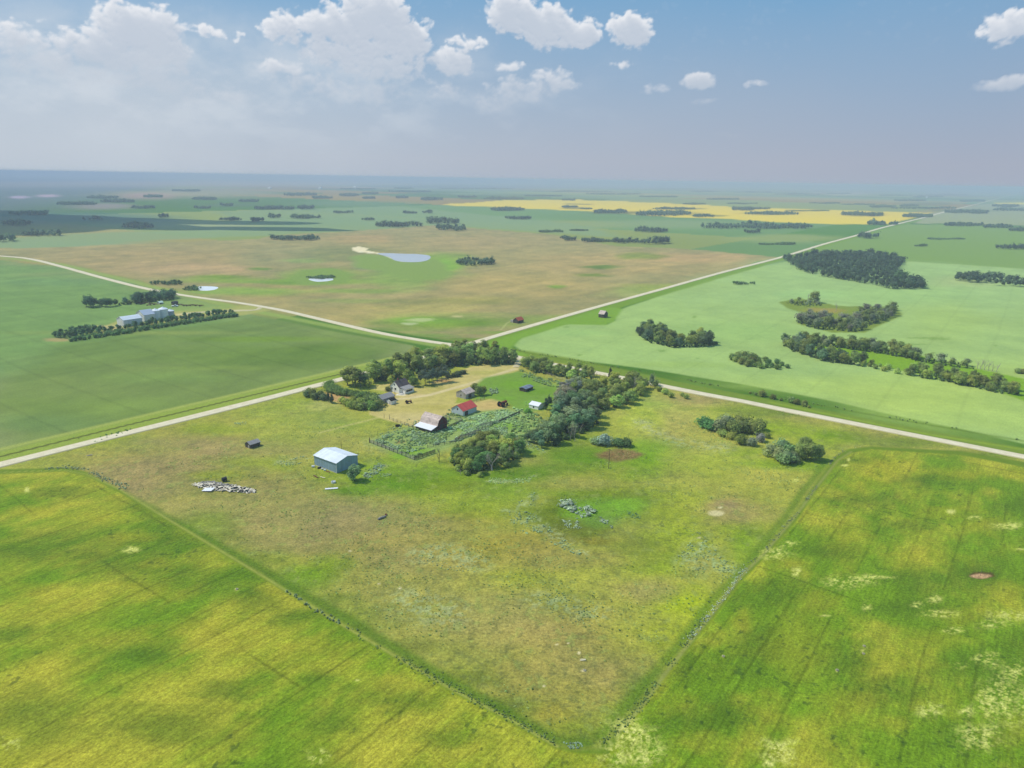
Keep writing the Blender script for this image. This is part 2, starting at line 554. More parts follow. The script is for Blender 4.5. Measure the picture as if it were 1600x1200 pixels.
st = fbm(A_ / 90, B_ / 9, 78, 3) - .5
col += col * (mFB * st * .25)[:, None]
blob(655, 500, 26, 3, (190, 200, 150), .7, .5, .5); blob(640, 506, 14, 2, (190, 200, 160), .7, .5, .5); blob(715, 494, 10, 2, (206, 197, 150), .6, .5, .5)
# --- pale green crop at right
FCp = [(805, 540), (815, 528), (870, 509), (900, 505), (950, 507), (962, 500), (956, 488), (980, 479), (1100, 440), (1195, 415), (1235, 408), (1300, 400), (1420, 408), (1500, 413), (1640, 424), (1900, 440), (2300, 560), (2300, 860), (1600, 695), (1500, 670), (1300, 627), (1150, 598), (1000, 575), (880, 560), (820, 550)]
mFC = region(FCp, (160, 188, 122), 3, 2, m=(.25, 0, 0), dist=520)
region([(1130, 440), (1235, 408), (1420, 408), (1640, 424), (1900, 440), (1700, 480), (1100, 480)], (158, 188, 138), 130, 50, op=.5, dist=950)
region([(1100, 590), (1700, 560), (2300, 560), (2300, 860), (1600, 700), (1300, 630)], (174, 198, 110), 50, 30, op=.6, dist=400)
for b in [(900, 520, 70, 6, (156, 194, 122)), (1150, 520, 120, 20, (152, 188, 118)), (1480, 500, 80, 30, (168, 192, 116)), (1430, 620, 160, 22, (176, 196, 108)), (1060, 570, 100, 6, (150, 178, 100)), (1510, 440, 60, 10, (170, 200, 140)),
          (1150, 640, 60, 3, (140, 165, 80)), (1280, 460, 70, 8, (165, 205, 140)), (1400, 460, 140, 14, (160, 195, 130))]:
    blob(b[0], b[1], b[2], b[3], b[4], .45, .8, .35, lim=mFC)
st = fbm(A_ / 8, B_ / 70, 79, 3) - .5
st2 = fbm(GX / 45, GY / 45, 80, 4) - .5
col += col * (mFC * (st * .10 + st2 * .16))[:, None]
tr_ = abs(((B_ + (fbm(A_ / 150, B_ / 150, 97, 2) - .5) * 8) / 36.0) % 1 - .5) * 36.0
col *= (1 - mFC * .07 * (1 - sstep(.3, 1.3, tr_)))[:, None]
tr_ = abs(((A_ + (fbm(A_ / 150, B_ / 150, 96, 2) - .5) * 10) / 34.0) % 1 - .5) * 34.0
col *= (1 - mFL * .13 * (1 - sstep(.3, 1.5, tr_)))[:, None]
col += col * (mFL * (fbm(GX / 22, GY / 22, 66, 5, .65) - .5) * .5)[:, None] * np.array((1.1, .9, .8))
col += col * (mFC * (fbm(GX / 16, GY / 16, 67, 5, .65) - .5) * .34)[:, None] * np.array((1.1, .9, .8))
for b in [(1035, 548, 7, 2), (1450, 528, 34, 1.3), (1430, 538, 22, 1.2), (1470, 530, 18, 1), (1085, 495, 5, 2), (885, 511, 6, 1.4), (905, 555, 5, 1.6), (1300, 500, 4, 1), (1310, 632, 4, 1), (1555, 540, 4, 1), (1090, 560, 4, 1)]:
    blob(b[0], b[1], b[2], b[3], (110, 150, 80), .6, .6, .6)
# --- grass verges and brush strips of the roads; ditch shade painted into the ground colour
for (pts, w_, c_) in [([(0, 402), (90, 412), (190, 436), (380, 483), (540, 514), (700, 543)], 9, (150, 172, 105)),
                      ([(-60, 738), (0, 722), (200, 671), (500, 598), (620, 567), (700, 549)], 26, (150, 170, 82)),
                      ([(760, 546), (880, 566), (1040, 603), (1300, 655), (1600, 715), (1900, 775)], 26, (128, 150, 72)),
                      ([(733, 546), (960, 478), (1210, 407), (1330, 372), (1440, 343)], 17, (128, 160, 82))]:
    paint(line_mask(GX + w1 * 1.2, GY + w2 * 1.2, wd(pts), w_, 5), c_, 380 if w_ > 20 else 700, .85)
paint(poly_mask(GX + w1, GY + w2, wd([(733, 548), (800, 524), (880, 500), (950, 480), (972, 482), (960, 502), (945, 508), (880, 507), (815, 528), (800, 545), (830, 556), (780, 556)]), 5), (120, 165, 75), 470)
paint(line_mask(GX + w1 * 1.5, GY + w2 * 1.5, wd([(800, 546), (880, 561), (1040, 588), (1200, 619), (1300, 637), (1450, 663), (1620, 694)]), 2.4, 2.0), (100, 128, 56), 380, .6)
paint(line_mask(GX + w1 * 1.5, GY + w2 * 1.5, wd([(1200, 628), (1300, 648), (1450, 678), (1620, 706)]), 2.2, 2), (150, 175, 70), 300, .6)
paint(line_mask(GX, GY, wd([(-60, 728), (0, 713.5), (200, 664), (500, 592), (560, 578)]), 1.5, .8), (70, 72, 40), 300, .85)
paint(line_mask(GX + w1 * .8, GY + w2 * .8, wd([(-60, 716), (0, 702), (200, 655), (470, 592), (620, 558)]), 3.5, 3), (168, 180, 98), 300, .8)
paint(line_mask(GX, GY, wd([(1220, 637 + 9.5), (1300, 653 + 10), (1450, 683 + 10.5), (1620, 718 + 11)]), 2.0, 1.4), (120, 108, 70), 270, .7)

# --- the home parcel
PAR = [(-400, 850), (-60, 747), (0, 734), (100, 731), (135, 737), (190, 762), (270, 812), (400, 890), (520, 965), (700, 1071), (800, 1122), (870, 1163), (905, 1171), (935, 1167), (970, 1137), (1000, 1100), (1040, 1045), (1100, 968), (1150, 902), (1190, 862), (1240, 802), (1275, 752), (1305, 715), (1325, 702), (1360, 697), (1500, 704), (1600, 722), (1900, 780),
       (1900, 770), (1600, 717), (1300, 657), (1040, 606), (880, 568), (780, 550), (700, 551), (500, 600), (200, 673), (0, 727), (-400, 820)]
region([(-1500, 1500), (-500, 880), (0, 727), (500, 600), (780, 552), (1600, 717), (2600, 920), (4000, 2400), (-3000, 2400)], (112, 138, 54), 2, 1, dist=220)
mP = region(PAR, (160, 164, 80), 2, 1, m=(0, 1, 0), dist=230)
PB = [  # px, py, rx, ry, colour, opacity
    (640, 840, 260, 90, (160, 160, 80), .7), (260, 735, 190, 55, (158, 152, 92), .95), (480, 800, 200, 60, (158, 148, 88), .95), (330, 690, 120, 40, (150, 155, 78), .8), (560, 860, 90, 36, (150, 146, 84), .9),
    (180, 690, 110, 18, (150, 172, 62), .8), (420, 665, 110, 18, (160, 172, 82), .8), (330, 672, 60, 14, (130, 165, 50), .8), (480, 650, 80, 26, (165, 172, 92), .7), (440, 700, 70, 20, (140, 165, 66), .8),
    (220, 690, 40, 14, (120, 140, 78), .55), (250, 655, 60, 8, (140, 165, 55), .7), (445, 640, 80, 20, (150, 168, 82), .7), (500, 632, 36, 12, (182, 182, 120), .6), (540, 668, 60, 14, (150, 165, 90), .6), (510, 660, 40, 6, (120, 160, 92), .5),
    (395, 725, 60, 22, (135, 168, 48), .75), (320, 745, 60, 8, (140, 160, 52), .6), (320, 818, 66, 28, (112, 158, 30), .95), (335, 850, 60, 22, (125, 160, 42), .8), (410, 870, 60, 24, (120, 152, 50), .7), (470, 905, 60, 26, (110, 165, 34), .9), (520, 880, 40, 18, (132, 165, 52), .8),
    (640, 750, 130, 34, (112, 168, 26), 1.0), (560, 760, 110, 20, (102, 160, 24), .95), (700, 760, 80, 18, (130, 150, 46), .7), (600, 725, 60, 18, (122, 172, 42), .8), (500, 745, 50, 26, (140, 175, 52), .8), (540, 730, 80, 20, (140, 178, 60), .5), (640, 735, 40, 10, (152, 188, 74), .6),
    (820, 740, 90, 26, (92, 155, 34), .9), (900, 720, 90, 20, (84, 150, 30), .95), (790, 770, 60, 16, (110, 160, 50), .7), (740, 790, 80, 20, (140, 172, 56), .8), (860, 690, 80, 20, (80, 148, 32), .9),
    (880, 760, 70, 16, (150, 155, 72), .7), (930, 750, 100, 14, (140, 158, 52), .7), (1010, 720, 70, 30, (104, 160, 30), .9), (1030, 700, 46, 22, (128, 180, 42), .9), (1090, 680, 90, 40, (170, 172, 92), .75), (1050, 640, 90, 26, (172, 176, 102), .85), (1000, 660, 40, 30, (168, 192, 74), .85), (1020, 625, 40, 12, (165, 190, 92), .7),
    (1130, 720, 110, 34, (164, 178, 80), .8), (1180, 745, 120, 30, (166, 172, 82), .75), (1100, 620, 80, 10, (162, 160, 96), .8), (1140, 645, 60, 20, (160, 185, 72), .8), (1210, 665, 50, 16, (135, 175, 46), .9), (1280, 680, 60, 20, (150, 172, 72), .8), (1200, 640, 90, 10, (112, 152, 50), .9), (1330, 680, 60, 10, (110, 150, 52), .9),
    (1270, 725, 60, 14, (120, 175, 36), .85), (1210, 725, 60, 10, (130, 178, 44), .8), (1160, 705, 50, 8, (140, 180, 44), .7), (1250, 645, 120, 8, (100, 145, 40), .8), (1400, 690, 120, 9, (102, 150, 36), .9), (1520, 712, 120, 8, (104, 150, 38), .9),
    (930, 800, 105, 42, (92, 142, 22), 1.0), (965, 770, 70, 14, (122, 148, 40), .9), (960, 795, 60, 20, (92, 178, 58), .9), (1010, 790, 50, 30, (100, 150, 26), .9), (900, 830, 60, 18, (98, 118, 40), .8), (870, 800, 30, 30, (104, 120, 36), .8), (930, 845, 36, 8, (118, 112, 52), .7), (1020, 835, 40, 18, (118, 160, 34), .8), (905, 795, 36, 16, (110, 180, 46), .6), (935, 812, 40, 10, (86, 160, 72), .6),
    (1060, 790, 60, 34, (160, 182, 60), .7), (1040, 880, 70, 20, (130, 165, 34), .7), (1060, 840, 50, 24, (150, 178, 44), .7), (1140, 800, 70, 26, (158, 148, 92), .9), (1130, 790, 34, 12, (160, 148, 104), .7), (1170, 850, 36, 30, (108, 165, 28), .75), (1160, 825, 40, 14, (126, 160, 44), .6), (1200, 820, 30, 14, (150, 170, 60), .6), (1240, 770, 36, 26, (156, 166, 76), .7),
    (1100, 880, 50, 24, (160, 158, 98), .7), (1010, 920, 80, 24, (162, 155, 90), .7), (1080, 940, 60, 30, (168, 185, 42), .85), (1060, 990, 60, 30, (165, 180, 40), .8), (1100, 960, 30, 20, (150, 172, 40), .7), (900, 1000, 110, 60, (164, 158, 86), .85), (850, 1060, 90, 40, (160, 152, 78), .7), (960, 1060, 60, 40, (162, 158, 78), .8),
    (760, 930, 140, 40, (160, 168, 78), .6), (620, 930, 100, 40, (160, 160, 88), .7), (640, 980, 100, 40, (158, 165, 80), .6), (740, 1020, 80, 30, (155, 170, 72), .6), (700, 870, 100, 30, (158, 150, 84), .6), (800, 850, 90, 24, (160, 150, 76), .7), (840, 900, 90, 24, (152, 170, 58), .7), (740, 810, 60, 14, (152, 142, 78), .6),
    (560, 960, 60, 20, (110, 150, 40), .7), (520, 935, 50, 16, (104, 148, 36), .8), (640, 1010, 60, 16, (104, 140, 36), .7), (720, 1060, 80, 18, (90, 130, 30), .8), (800, 1100, 70, 18, (84, 130, 28), .8), (900, 1140, 70, 26, (120, 150, 30), .85), (930, 1150, 40, 18, (108, 150, 28), .8), (1000, 1075, 46, 40, (84, 142, 24), .9), (960, 1115, 30, 24, (120, 160, 24), .8), (870, 1110, 40, 20, (140, 140, 36), .6), (1030, 1020, 36, 24, (140, 165, 36), .7),
    (600, 800, 60, 16, (160, 150, 92), .6), (230, 760, 90, 20, (160, 150, 98), .7), (170, 740, 60, 14, (155, 145, 95), .8), (430, 760, 90, 26, (158, 150, 92), .7), (380, 780, 80, 14, (150, 155, 66), .5), (650, 800, 60, 12, (150, 165, 60), .5),
    (840, 640, 30, 10, (150, 150, 84), .5), (826, 672, 20, 12, (172, 160, 92), .8), (835, 655, 14, 10, (190, 170, 100), .7), (790, 690, 30, 8, (130, 175, 72), .6), (865, 770, 60, 6, (130, 165, 60), .5),
]
for b in PB:
    r_, g_, b_ = b[4]
    if g_ > r_ + 12:
        k_ = min(1, (g_ - r_ - 12) / 40)
        g_ = g_ * (1 - .10 * k_); b_ = b_ + 10 * k_; r_ = r_ + 2 * k_
    else:
        g_ *= .985; r_ *= 1.03; b_ *= 1.03
    blob(b[0], b[1], b[2], b[3], (r_, g_, b_), b[5] * .85, .85, .5, lim=mP)
for b in [(330, 735, 200, 40), (470, 790, 230, 50), (230, 745, 110, 26), (600, 820, 120, 30), (440, 830, 120, 26), (370, 700, 90, 18)]:
    blob(b[0], b[1], b[2], b[3], (160, 148, 98), .5, .8, .5, lim=mP)
for b in [(300, 710, 150, 26), (420, 790, 190, 34), (560, 808, 130, 26), (230, 760, 100, 22), (480, 850, 110, 30), (190, 735, 70, 14), (300, 690, 90, 14), (1140, 800, 60, 22), (900, 1040, 110, 40), (780, 960, 110, 40), (1010, 925, 60, 20), (620, 880, 90, 30), (1080, 625, 90, 10)]:
    blob(b[0], b[1], b[2], b[3], (152, 145, 100), .46, .8, .6, lim=mP)
for b in [(330, 820, 66, 24, (118, 148, 42)), (395, 722, 70, 12, (130, 150, 60)), (640, 742, 100, 15, (108, 140, 42)), (560, 766, 50, 9, (100, 138, 38)), (820, 740, 60, 14, (92, 130, 42)), (1000, 850, 80, 20, (120, 142, 52)), (1060, 800, 50, 26, (150, 160, 66)), (760, 800, 70, 16, (138, 150, 66)), (620, 960, 110, 26, (144, 152, 76)), (500, 650, 80, 12, (156, 162, 92)), (900, 755, 90, 12, (158, 155, 92)), (870, 875, 120, 20, (156, 148, 84)), (700, 830, 110, 18, (152, 146, 88)), (1080, 700, 60, 22, (164, 162, 92)), (460, 690, 120, 22, (154, 156, 92)), (440, 725, 30, 20, (138, 158, 66)), (470, 908, 56, 22, (114, 150, 44)), (350, 742, 60, 10, (140, 152, 62)), (850, 1010, 190, 80, (160, 152, 84)), (640, 930, 160, 60, (154, 152, 86))]:
    blob(b[0], b[1], b[2], b[3], b[4], .55, .8, .5, lim=mP)
# grey sage and silvery growth mixed into the turf
sg = sstep(.46, .60, fbm(GX / 1.4, GY / 1.4, 57, 4, .65)) * mP
for pl_, w_ in [([(795, 800), (830, 786), (838, 774)], 4), ([(815, 815), (838, 812), (862, 832), (885, 848), (912, 864)], 4.5), ([(770, 752), (800, 754), (836, 746)], 3), ([(660, 868), (700, 862), (745, 880)], 9), ([(845, 940), (890, 948), (930, 962)], 8),
                ([(1070, 880), (1092, 850), (1110, 880), (1150, 895)], 7), ([(600, 692), (650, 684), (700, 674)], 16), ([(720, 664), (770, 654), (812, 644)], 12), ([(745, 672), (790, 672), (808, 690)], 9), ([(820, 700), (845, 705)], 5), ([(440, 722), (476, 716)], 5), ([(568, 742), (600, 726)], 4), ([(1130, 700), (1060, 690)], 10), ([(640, 940), (700, 960)], 12), ([(1000, 660), (1050, 690)], 10)]:
    paint(line_mask(GX + w1 * 2, GY + w2 * 2, wd(pl_), w_, w_ * .8) * sg, (166, 178, 128), 250, .75)
# tussocks, cattle wear and thin grass inside the parcel
near = mP * sstep(640, 720, 0 * GX + 700)
n1 = fbm(GX / 9, GY / 9, 51, 4, .65) - .5
n2 = fbm(GX / 2.2, GY / 2.2, 52, 3, .7) - .5
n3 = fbm(GX / 34, GY / 34, 53, 3) - .5
col += col * (mP * (n1 * .5 + n2 * .6))[:, None] * np.array((1.0, .8, .7))
col += (mP * n3)[:, None] * np.array((.10, -.02, .05)) * .9
pt = sstep(.58, .70, fbm(GX / 1.5, GY / 1.5, 54, 3, .65)) * sstep(.46, .60, fbm(GX / 30, GY / 30, 55, 2)) * mP
paint(pt, np.array((.085, .105, .035)), None, .38)
pt = sstep(.62, .74, fbm(GX / 2.6, GY / 2.6, 56, 3, .65)) * mP
paint(pt, np.array((.24, .28, .06)), None, .5)
# darker lush strip inside the parcel's fence
paint(line_mask(GX + w1 * 2, GY + w2 * 2, wd([(190, 768), (400, 884), (520, 955), (700, 1064), (800, 1116), (880, 1158), (925, 1164)]), 4.2, 3.0) * mP, (88, 124, 34), 190, .8)
paint(line_mask(GX + w1 * 2, GY + w2 * 2, wd([(950, 1150), (1040, 1030), (1100, 950), (1190, 850), (1290, 722)]), 3.0, 2.5) * mP, (88, 130, 36), 190, .7)
# the farmyard: dry mown grass, drive, worn ground
YARD = [(576, 640), (600, 632), (612, 616), (600, 612), (575, 608), (585, 602), (606, 600), (640, 598), (660, 603), (700, 588), (735, 574), (757, 570), (806, 570), (812, 578), (800, 586), (770, 592), (740, 602), (716, 617), (712, 630), (742, 627), (775, 622), (798, 628), (790, 640), (752, 642), (738, 646), (700, 650), (672, 660), (648, 668), (600, 655), (578, 648)]
mY = region(YARD, (196, 184, 122), 2.0, 1.5, m=(0, .15, .7), dist=350)
for b in [(690, 620, 70, 14, (186, 178, 108)), (640, 640, 60, 8, (190, 180, 112)), (760, 582, 40, 5, (172, 172, 100)), (700, 610, 40, 5, (180, 172, 102)), (660, 655, 40, 8, (205, 190, 140)), (765, 634, 34, 8, (198, 172, 118)), (640, 650, 40, 6, (200, 188, 132)), (602, 606, 26, 5, (196, 190, 118)), (650, 618, 26, 3, (210, 188, 142)),
          (672, 636, 50, 5, (176, 170, 96)), (690, 595, 26, 3, (170, 130, 90)), (668, 603, 30, 4, (120, 140, 66))]:
    blob(b[0], b[1], b[2], b[3], b[4], .7, .8, .5, lim=mY)
col += col * (mY * (fbm(GX / 3, GY / 3, 61, 4, .6) - .5) * .32)[:, None]
paint(line_mask(GX, GY, wd([(806, 576), (780, 584), (740, 598), (700, 609), (672, 617), (640, 622), (612, 624)]), 3.4, 1.6), (214, 200, 158), 360, .85)
paint(line_mask(GX + w1 * .4, GY + w2 * .4, wd([(806, 576), (780, 584), (740, 598), (700, 609)]), .8, .6), (200, 188, 138), 360, .6)
region([(620, 615), (632, 616), (634, 618), (618, 618)], (225, 222, 205), .8, 0, dist=345)
paint(line_mask(GX, GY, wd([(600, 650), (570, 658), (530, 668), (500, 676)]), 1.8, 1.8), (196, 188, 130), 320, .5)
region([(498, 613), (545, 620), (558, 626), (530, 630), (500, 624)], (188, 158, 112), 3, 2, dist=350)
# green paddock behind the sheds
region([(760, 590), (812, 580), (860, 592), (900, 612), (880, 630), (850, 640), (812, 640), (798, 628), (770, 620), (745, 622), (742, 605)], (122, 156, 76), 5, 5, m=(0, .5, 0), dist=350)
for b in [(800, 600, 36, 8, (98, 160, 58)), (840, 612, 30, 6, (88, 150, 48)), (860, 600, 20, 4, (150, 170, 90)), (790, 622, 20, 4, (120, 165, 70)), (820, 660, 20, 8, (92, 158, 50)), (836, 630, 20, 5, (130, 175, 80))]:
    blob(b[0], b[1], b[2], b[3], b[4], .7, .8, .5)
# corral and the weedy ground round it
region([(578, 692), (600, 680), (640, 668), (680, 664), (712, 650), (760, 642), (800, 636), (835, 640), (845, 660), (832, 690), (810, 696), (780, 678), (750, 676), (700, 700), (648, 719)], (146, 168, 104), 7, 6, m=(0, .8, 0), dist=300)
for b in [(650, 706, 40, 9, (112, 168, 40)), (625, 712, 20, 6, (122, 170, 52)), (625, 690, 10, 4, (170, 130, 92)), (720, 668, 20, 6, (120, 170, 48)), (790, 665, 30, 8, (110, 165, 62))]:
    blob(b[0], b[1], b[2], b[3], b[4], .7, .8, .5)
# burnt or muddy circle by the pole
for b in [(948, 792, 52, 17, (96, 160, 56)), (985, 790, 34, 10, (120, 172, 62)), (905, 800, 30, 16, (110, 168, 60)), (940, 818, 34, 8, (84, 140, 60)), (1010, 700, 46, 20, (112, 158, 44)), (900, 712, 60, 14, (84, 138, 42)), (815, 705, 40, 10, (110, 158, 62))]:
    blob(b[0], b[1], b[2], b[3], b[4], .6, .7, .5)
blob(968, 711, 36, 10, (132, 116, 84), .85, .4, .35)
blob(968, 711, 34, 9, (108, 90, 68), .7, .5, .4, thr=(.9, .5))
blob(975, 709, 34, 8, (158, 134, 96), .7, .5, .4, thr=(.7, .56))
blob(950, 712, 14, 5, (110, 78, 60), .6, .6, .5, thr=(1.2, .5))
# --- cereal crop in front, left and right of the parcel
def crop(pts, base_rgb, dist):
    return region(pts, base_rgb, 1.2, .5, m=(1, 0, 0), dist=dist)
mL = crop([(-900, 1000), (-400, 850), (-60, 755), (0, 741), (100, 737), (135, 744), (185, 768), (270, 819), (400, 897), (520, 972), (700, 1078), (800, 1130), (870, 1170), (905, 1178), (955, 1180), (960, 1400), (600, 2400), (-3000, 2400), (-2600, 1400)], (140, 152, 40), 160)
mR = crop([(955, 1180), (975, 1148), (1006, 1106), (1047, 1050), (1108, 974), (1158, 908), (1197, 869), (1247, 810), (1282, 760), (1312, 720), (1332, 708), (1362, 702), (1500, 711), (1600, 730), (1900, 790), (3000, 1100), (3800, 1700), (3000, 2400), (600, 2400), (960, 1400)], (146, 158, 50), 170)
mC = np.clip(mL + mR, 0, 1)
# stands of different vigour, drawn out along the drills
ga = fbm(A_ / 20, B_ / 15, 91, 4, .6)
gb = fbm(A_ / 8, B_ / 4.5, 92, 4, .65)
gc = fbm(GX / 40, GY / 40, 93, 3)
yy = sstep(.36, .66, ga * .45 + gc * .35 + .2 * gb - .06 * mR)
cg_, cy_, cd_ = alb((102, 144, 42), 160), alb((176, 175, 68), 160), alb((66, 116, 22), 160)
base_ = cg_ * (1 - yy)[:, None] + cy_ * yy[:, None]
col = col * (1 - mC[:, None] * .85) + base_ * (mC[:, None] * .85)
DK = [(110, 850, 110, 30), (260, 840, 90, 40), (180, 880, 110, 24), (320, 900, 120, 34), (40, 860, 60, 18), (230, 1020, 60, 24), (60, 1110, 90, 50), (270, 1130, 120, 36), (400, 935, 50, 22), (600, 1090, 90, 24), (480, 960, 60, 16), (240, 790, 80, 14), (100, 770, 60, 12), (520, 1130, 60, 30),
      (440, 965, 40, 14), (700, 1150, 60, 20), (340, 1080, 60, 20), (20, 990, 40, 14), (500, 1060, 40, 16), (1220, 930, 90, 30), (1430, 905, 60, 24), (1530, 895, 70, 30), (1330, 1030, 60, 34), (1180, 1010, 70, 40), (1500, 1040, 60, 30), (1130, 1110, 60, 30), (1420, 950, 80, 16),
      (1450, 750, 60, 12), (1590, 790, 50, 16), (1380, 1080, 70, 30), (1500, 1150, 60, 30), (1560, 1060, 50, 30), (1290, 860, 60, 16), (1070, 1040, 40, 30), (1360, 780, 60, 14), (1590, 1010, 40, 30), (1420, 820, 50, 12), (1340, 720, 60, 8), (1060, 1130, 50, 24)]
for b in DK:
    blob(b[0], b[1], b[2], b[3], (76, 116, 28), .6, .9, .6, lim=mC)
YL = [(120, 950, 120, 34), (200, 920, 80, 20), (320, 980, 70, 24), (80, 1040, 90, 24), (150, 1000, 120, 20), (240, 1060, 60, 18), (60, 920, 50, 12), (380, 1000, 60, 16), (440, 1040, 60, 20), (560, 1180, 110, 40), (640, 1130, 60, 24), (160, 810, 60, 12), (60, 800, 50, 10), (480, 1010, 60, 20), (520, 1040, 50, 18), (620, 1070, 40, 16), (430, 920, 30, 16), (100, 1180, 80, 20),
      (250, 880, 40, 10), (200, 840, 50, 8), (700, 1180, 60, 20), (1370, 740, 50, 30), (1410, 730, 40, 12), (1320, 840, 40, 30), (1440, 870, 50, 16), (1500, 960, 50, 20), (1580, 930, 40, 24), (1250, 1010, 60, 60), (1280, 940, 40, 20), (1400, 1040, 60, 30), (1460, 1000, 60, 20), (1330, 1110, 60, 30), (1200, 1120, 40, 20), (1540, 820, 50, 12),
      (1160, 970, 20, 20), (1400, 1130, 40, 20), (1590, 1140, 30, 30), (1100, 1160, 40, 20), (1500, 740, 60, 14), (1590, 740, 40, 10), (1240, 880, 30, 10), (1480, 800, 60, 10)]
for b in YL:
    blob(b[0], b[1], b[2], b[3], (176, 168, 66), .32, .9, .6, lim=mC)
# tramlines and drill misses: thin dark and light lines along the rows
tl = abs(((B_ + (fbm(A_ / 60, B_ / 60, 97, 2) - .5) * 3) / 11.0) % 1 - .5) * 11.0
ph = sstep(.42, .6, fbm(A_ / 40, B_ / 8, 98, 3))
col *= (1 - mC * ph * .28 * (1 - sstep(.15, .5, tl)))[:, None]
tl2 = abs(((A_ + (fbm(A_ / 50, B_ / 50, 96, 2) - .5) * 4) / 23.0) % 1 - .5) * 23.0
col *= (1 - mC * sstep(.5, .62, fbm(A_ / 9, B_ / 40, 95, 3)) * .3 * (1 - sstep(.15, .6, tl2)))[:, None]
r_ = fbm(A_ / 7, B_ / .9, 94, 3, .6) - .5
r2 = fbm(A_ / 1.2, B_ / 1.0, 89, 3, .7) - .5
r3 = fbm(A_ / 16, B_ / 3.0, 88, 3, .6) - .5
col += col * (mC * (r_ * .34 + r2 * .42 + r3 * .25))[:, None]
dk = sstep(.70, .78, fbm(GX / 1.6, GY / 1.6, 99, 3, .55)) * sstep(.45, .6, fbm(GX / 26, GY / 26, 90, 3)) * mC
paint(dk, np.array((.02, .05, .012)), None, .55)
# headland line round the parcel (light stubble edge) and stony fence line
paint(line_mask(GX, GY, wd([(-60, 752), (0, 738), (100, 734.5), (135, 741), (187, 765), (270, 816), (400, 894), (520, 968), (700, 1074), (800, 1126), (870, 1166)]), .7, .6), (176, 180, 96), 180, .55)
paint(line_mask(GX, GY, wd([(965, 1146), (1003, 1103), (1044, 1047), (1104, 971), (1154, 905), (1193, 866), (1243, 807), (1279, 757), (1309, 719), (1330, 706)]), .9, .7), (160, 162, 100), 180, .55)
# lodged, bleached crop
for b in [(985, 1150, 46, 34, .46), (1005, 1178, 40, 20, .46), (960, 1175, 30, 24, .5), (1215, 1172, 36, 22, .44), (1320, 910, 40, 12, .50), (1355, 905, 24, 8, .5), (1215, 865, 30, 10, .5), (1235, 850, 18, 6, .5), (1355, 948, 8, 10, .45), (1460, 937, 12, 8, .4), (1432, 945, 12, 6, .45), (1470, 960, 36, 8, .5), (1490, 985, 18, 6, .45),
          (1455, 1110, 26, 12, .42), (1560, 1090, 40, 50, .50), (1535, 1150, 40, 24, .48), (1580, 960, 40, 10, .48), (1555, 975, 40, 10, .5), (1585, 1050, 24, 24, .5), (1510, 1110, 16, 12, .45), (1486, 800, 8, 5, .3), (1523, 809, 14, 4, .42), (1578, 822, 30, 7, .42), (1595, 858, 8, 2, .3), (1245, 895, 9, 10, .45), (1370, 902, 30, 3, .48),
          (205, 858, 16, 6, .42), (205, 860, 8, 4, .3), (42, 765, 5, 5, .2), (500, 1180, 20, 14, .5), (1320, 727, 7, 2, .2), (1326, 718, 3, 3, .2), (370, 921, 4, 2.4, .2), (558, 1063, 5, 1.6, .2), (1308, 1048, 3, 2.4, .2), (1130, 1026, 3, 2, .2), (1350, 1015, 6, 6, .5), (1240, 750, 10, 3, .5), (1290, 962, 10, 2, .4), (1540, 1030, 24, 14, .5), (1600, 1100, 20, 30, .5), (1500, 1040, 12, 7, .5), (15, 1160, 20, 14, .55), (1200, 1190, 12, 10, .45)]:
    blob(b[0], b[1], b[2], b[3], (202, 208, 112), .62, .8, .6, thr=(.9, b[4] + .06))
    blob(b[0], b[1], b[2] * .8, b[3] * .8, (224, 226, 138), .66, .8, .6, thr=(.55, b[4] + .14))
# the dry slough in the right crop
blob(1533, 897, 32, 12, (70, 118, 40), .6, .8, .3)
blob(1535, 899, 21, 6, (96, 82, 60), .9, .25, .25)
blob(1532, 900, 17, 4.2, (196, 162, 128), .95, .3, .3)
# worn, stony spots in the pasture
for b in [(1118, 802, 14, 5), (1125, 793, 4, 2), (905, 1020, 4, 3), (910, 1031, 5, 2), (912, 1048, 5, 2), (850, 1072, 3, 2), (592, 912, 3, 1.5), (547, 861, 3, 1.4), (625, 919, 3, 2), (1092, 840, 3, 1.5), (870, 1007, 3, 1.5), (888, 1005, 3, 1)]:
    blob(b[0], b[1], b[2], b[3], (214, 205, 160), .8, .5, .4, lim=mP)
# grain site and its track
region([(190, 500), (255, 488), (330, 479), (400, 477), (420, 485), (380, 492), (300, 500), (200, 515), (150, 521), (152, 514)], (168, 172, 112), 5, 4, dist=620)
blob(170, 512, 34, 4, (196, 184, 140), .8, .6, .4); blob(268, 492, 40, 3, (200, 186, 140), .7, .6, .4); blob(90, 531, 24, 3, (178, 160, 120), .8, .5, .3)
paint(line_mask(GX, GY, wd([(404, 484), (370, 485), (300, 489), (266, 493)]), 3.5, 1.5), (214, 205, 165), 620, .85)
region([(255, 487), (300, 470), (370, 480), (330, 486)], (142, 165, 105), 5, 3, dist=640, op=.8)
paint(line_mask(GX, GY, wd([(783, 515), (792, 505), (800, 501)]), 1.4, 1), (180, 185, 130), 540, .7)
# grass in the shelter of the bluffs
region([(1340, 535), (1420, 552), (1520, 575), (1600, 592), (1640, 640), (1560, 612), (1440, 585), (1360, 568), (1250, 550), (1270, 538)], (118, 168, 56), 3, 2, m=(0, .8, 0), dist=430)
region([(1216, 472), (1250, 466), (1310, 478), (1400, 480), (1410, 492), (1352, 520), (1300, 520), (1244, 506), (1262, 492), (1230, 482)], (130, 150, 84), 3, 2, m=(0, .8, 0), dist=620)
blob(1290, 485, 40, 5, (168, 150, 100), .7, .6, .4)
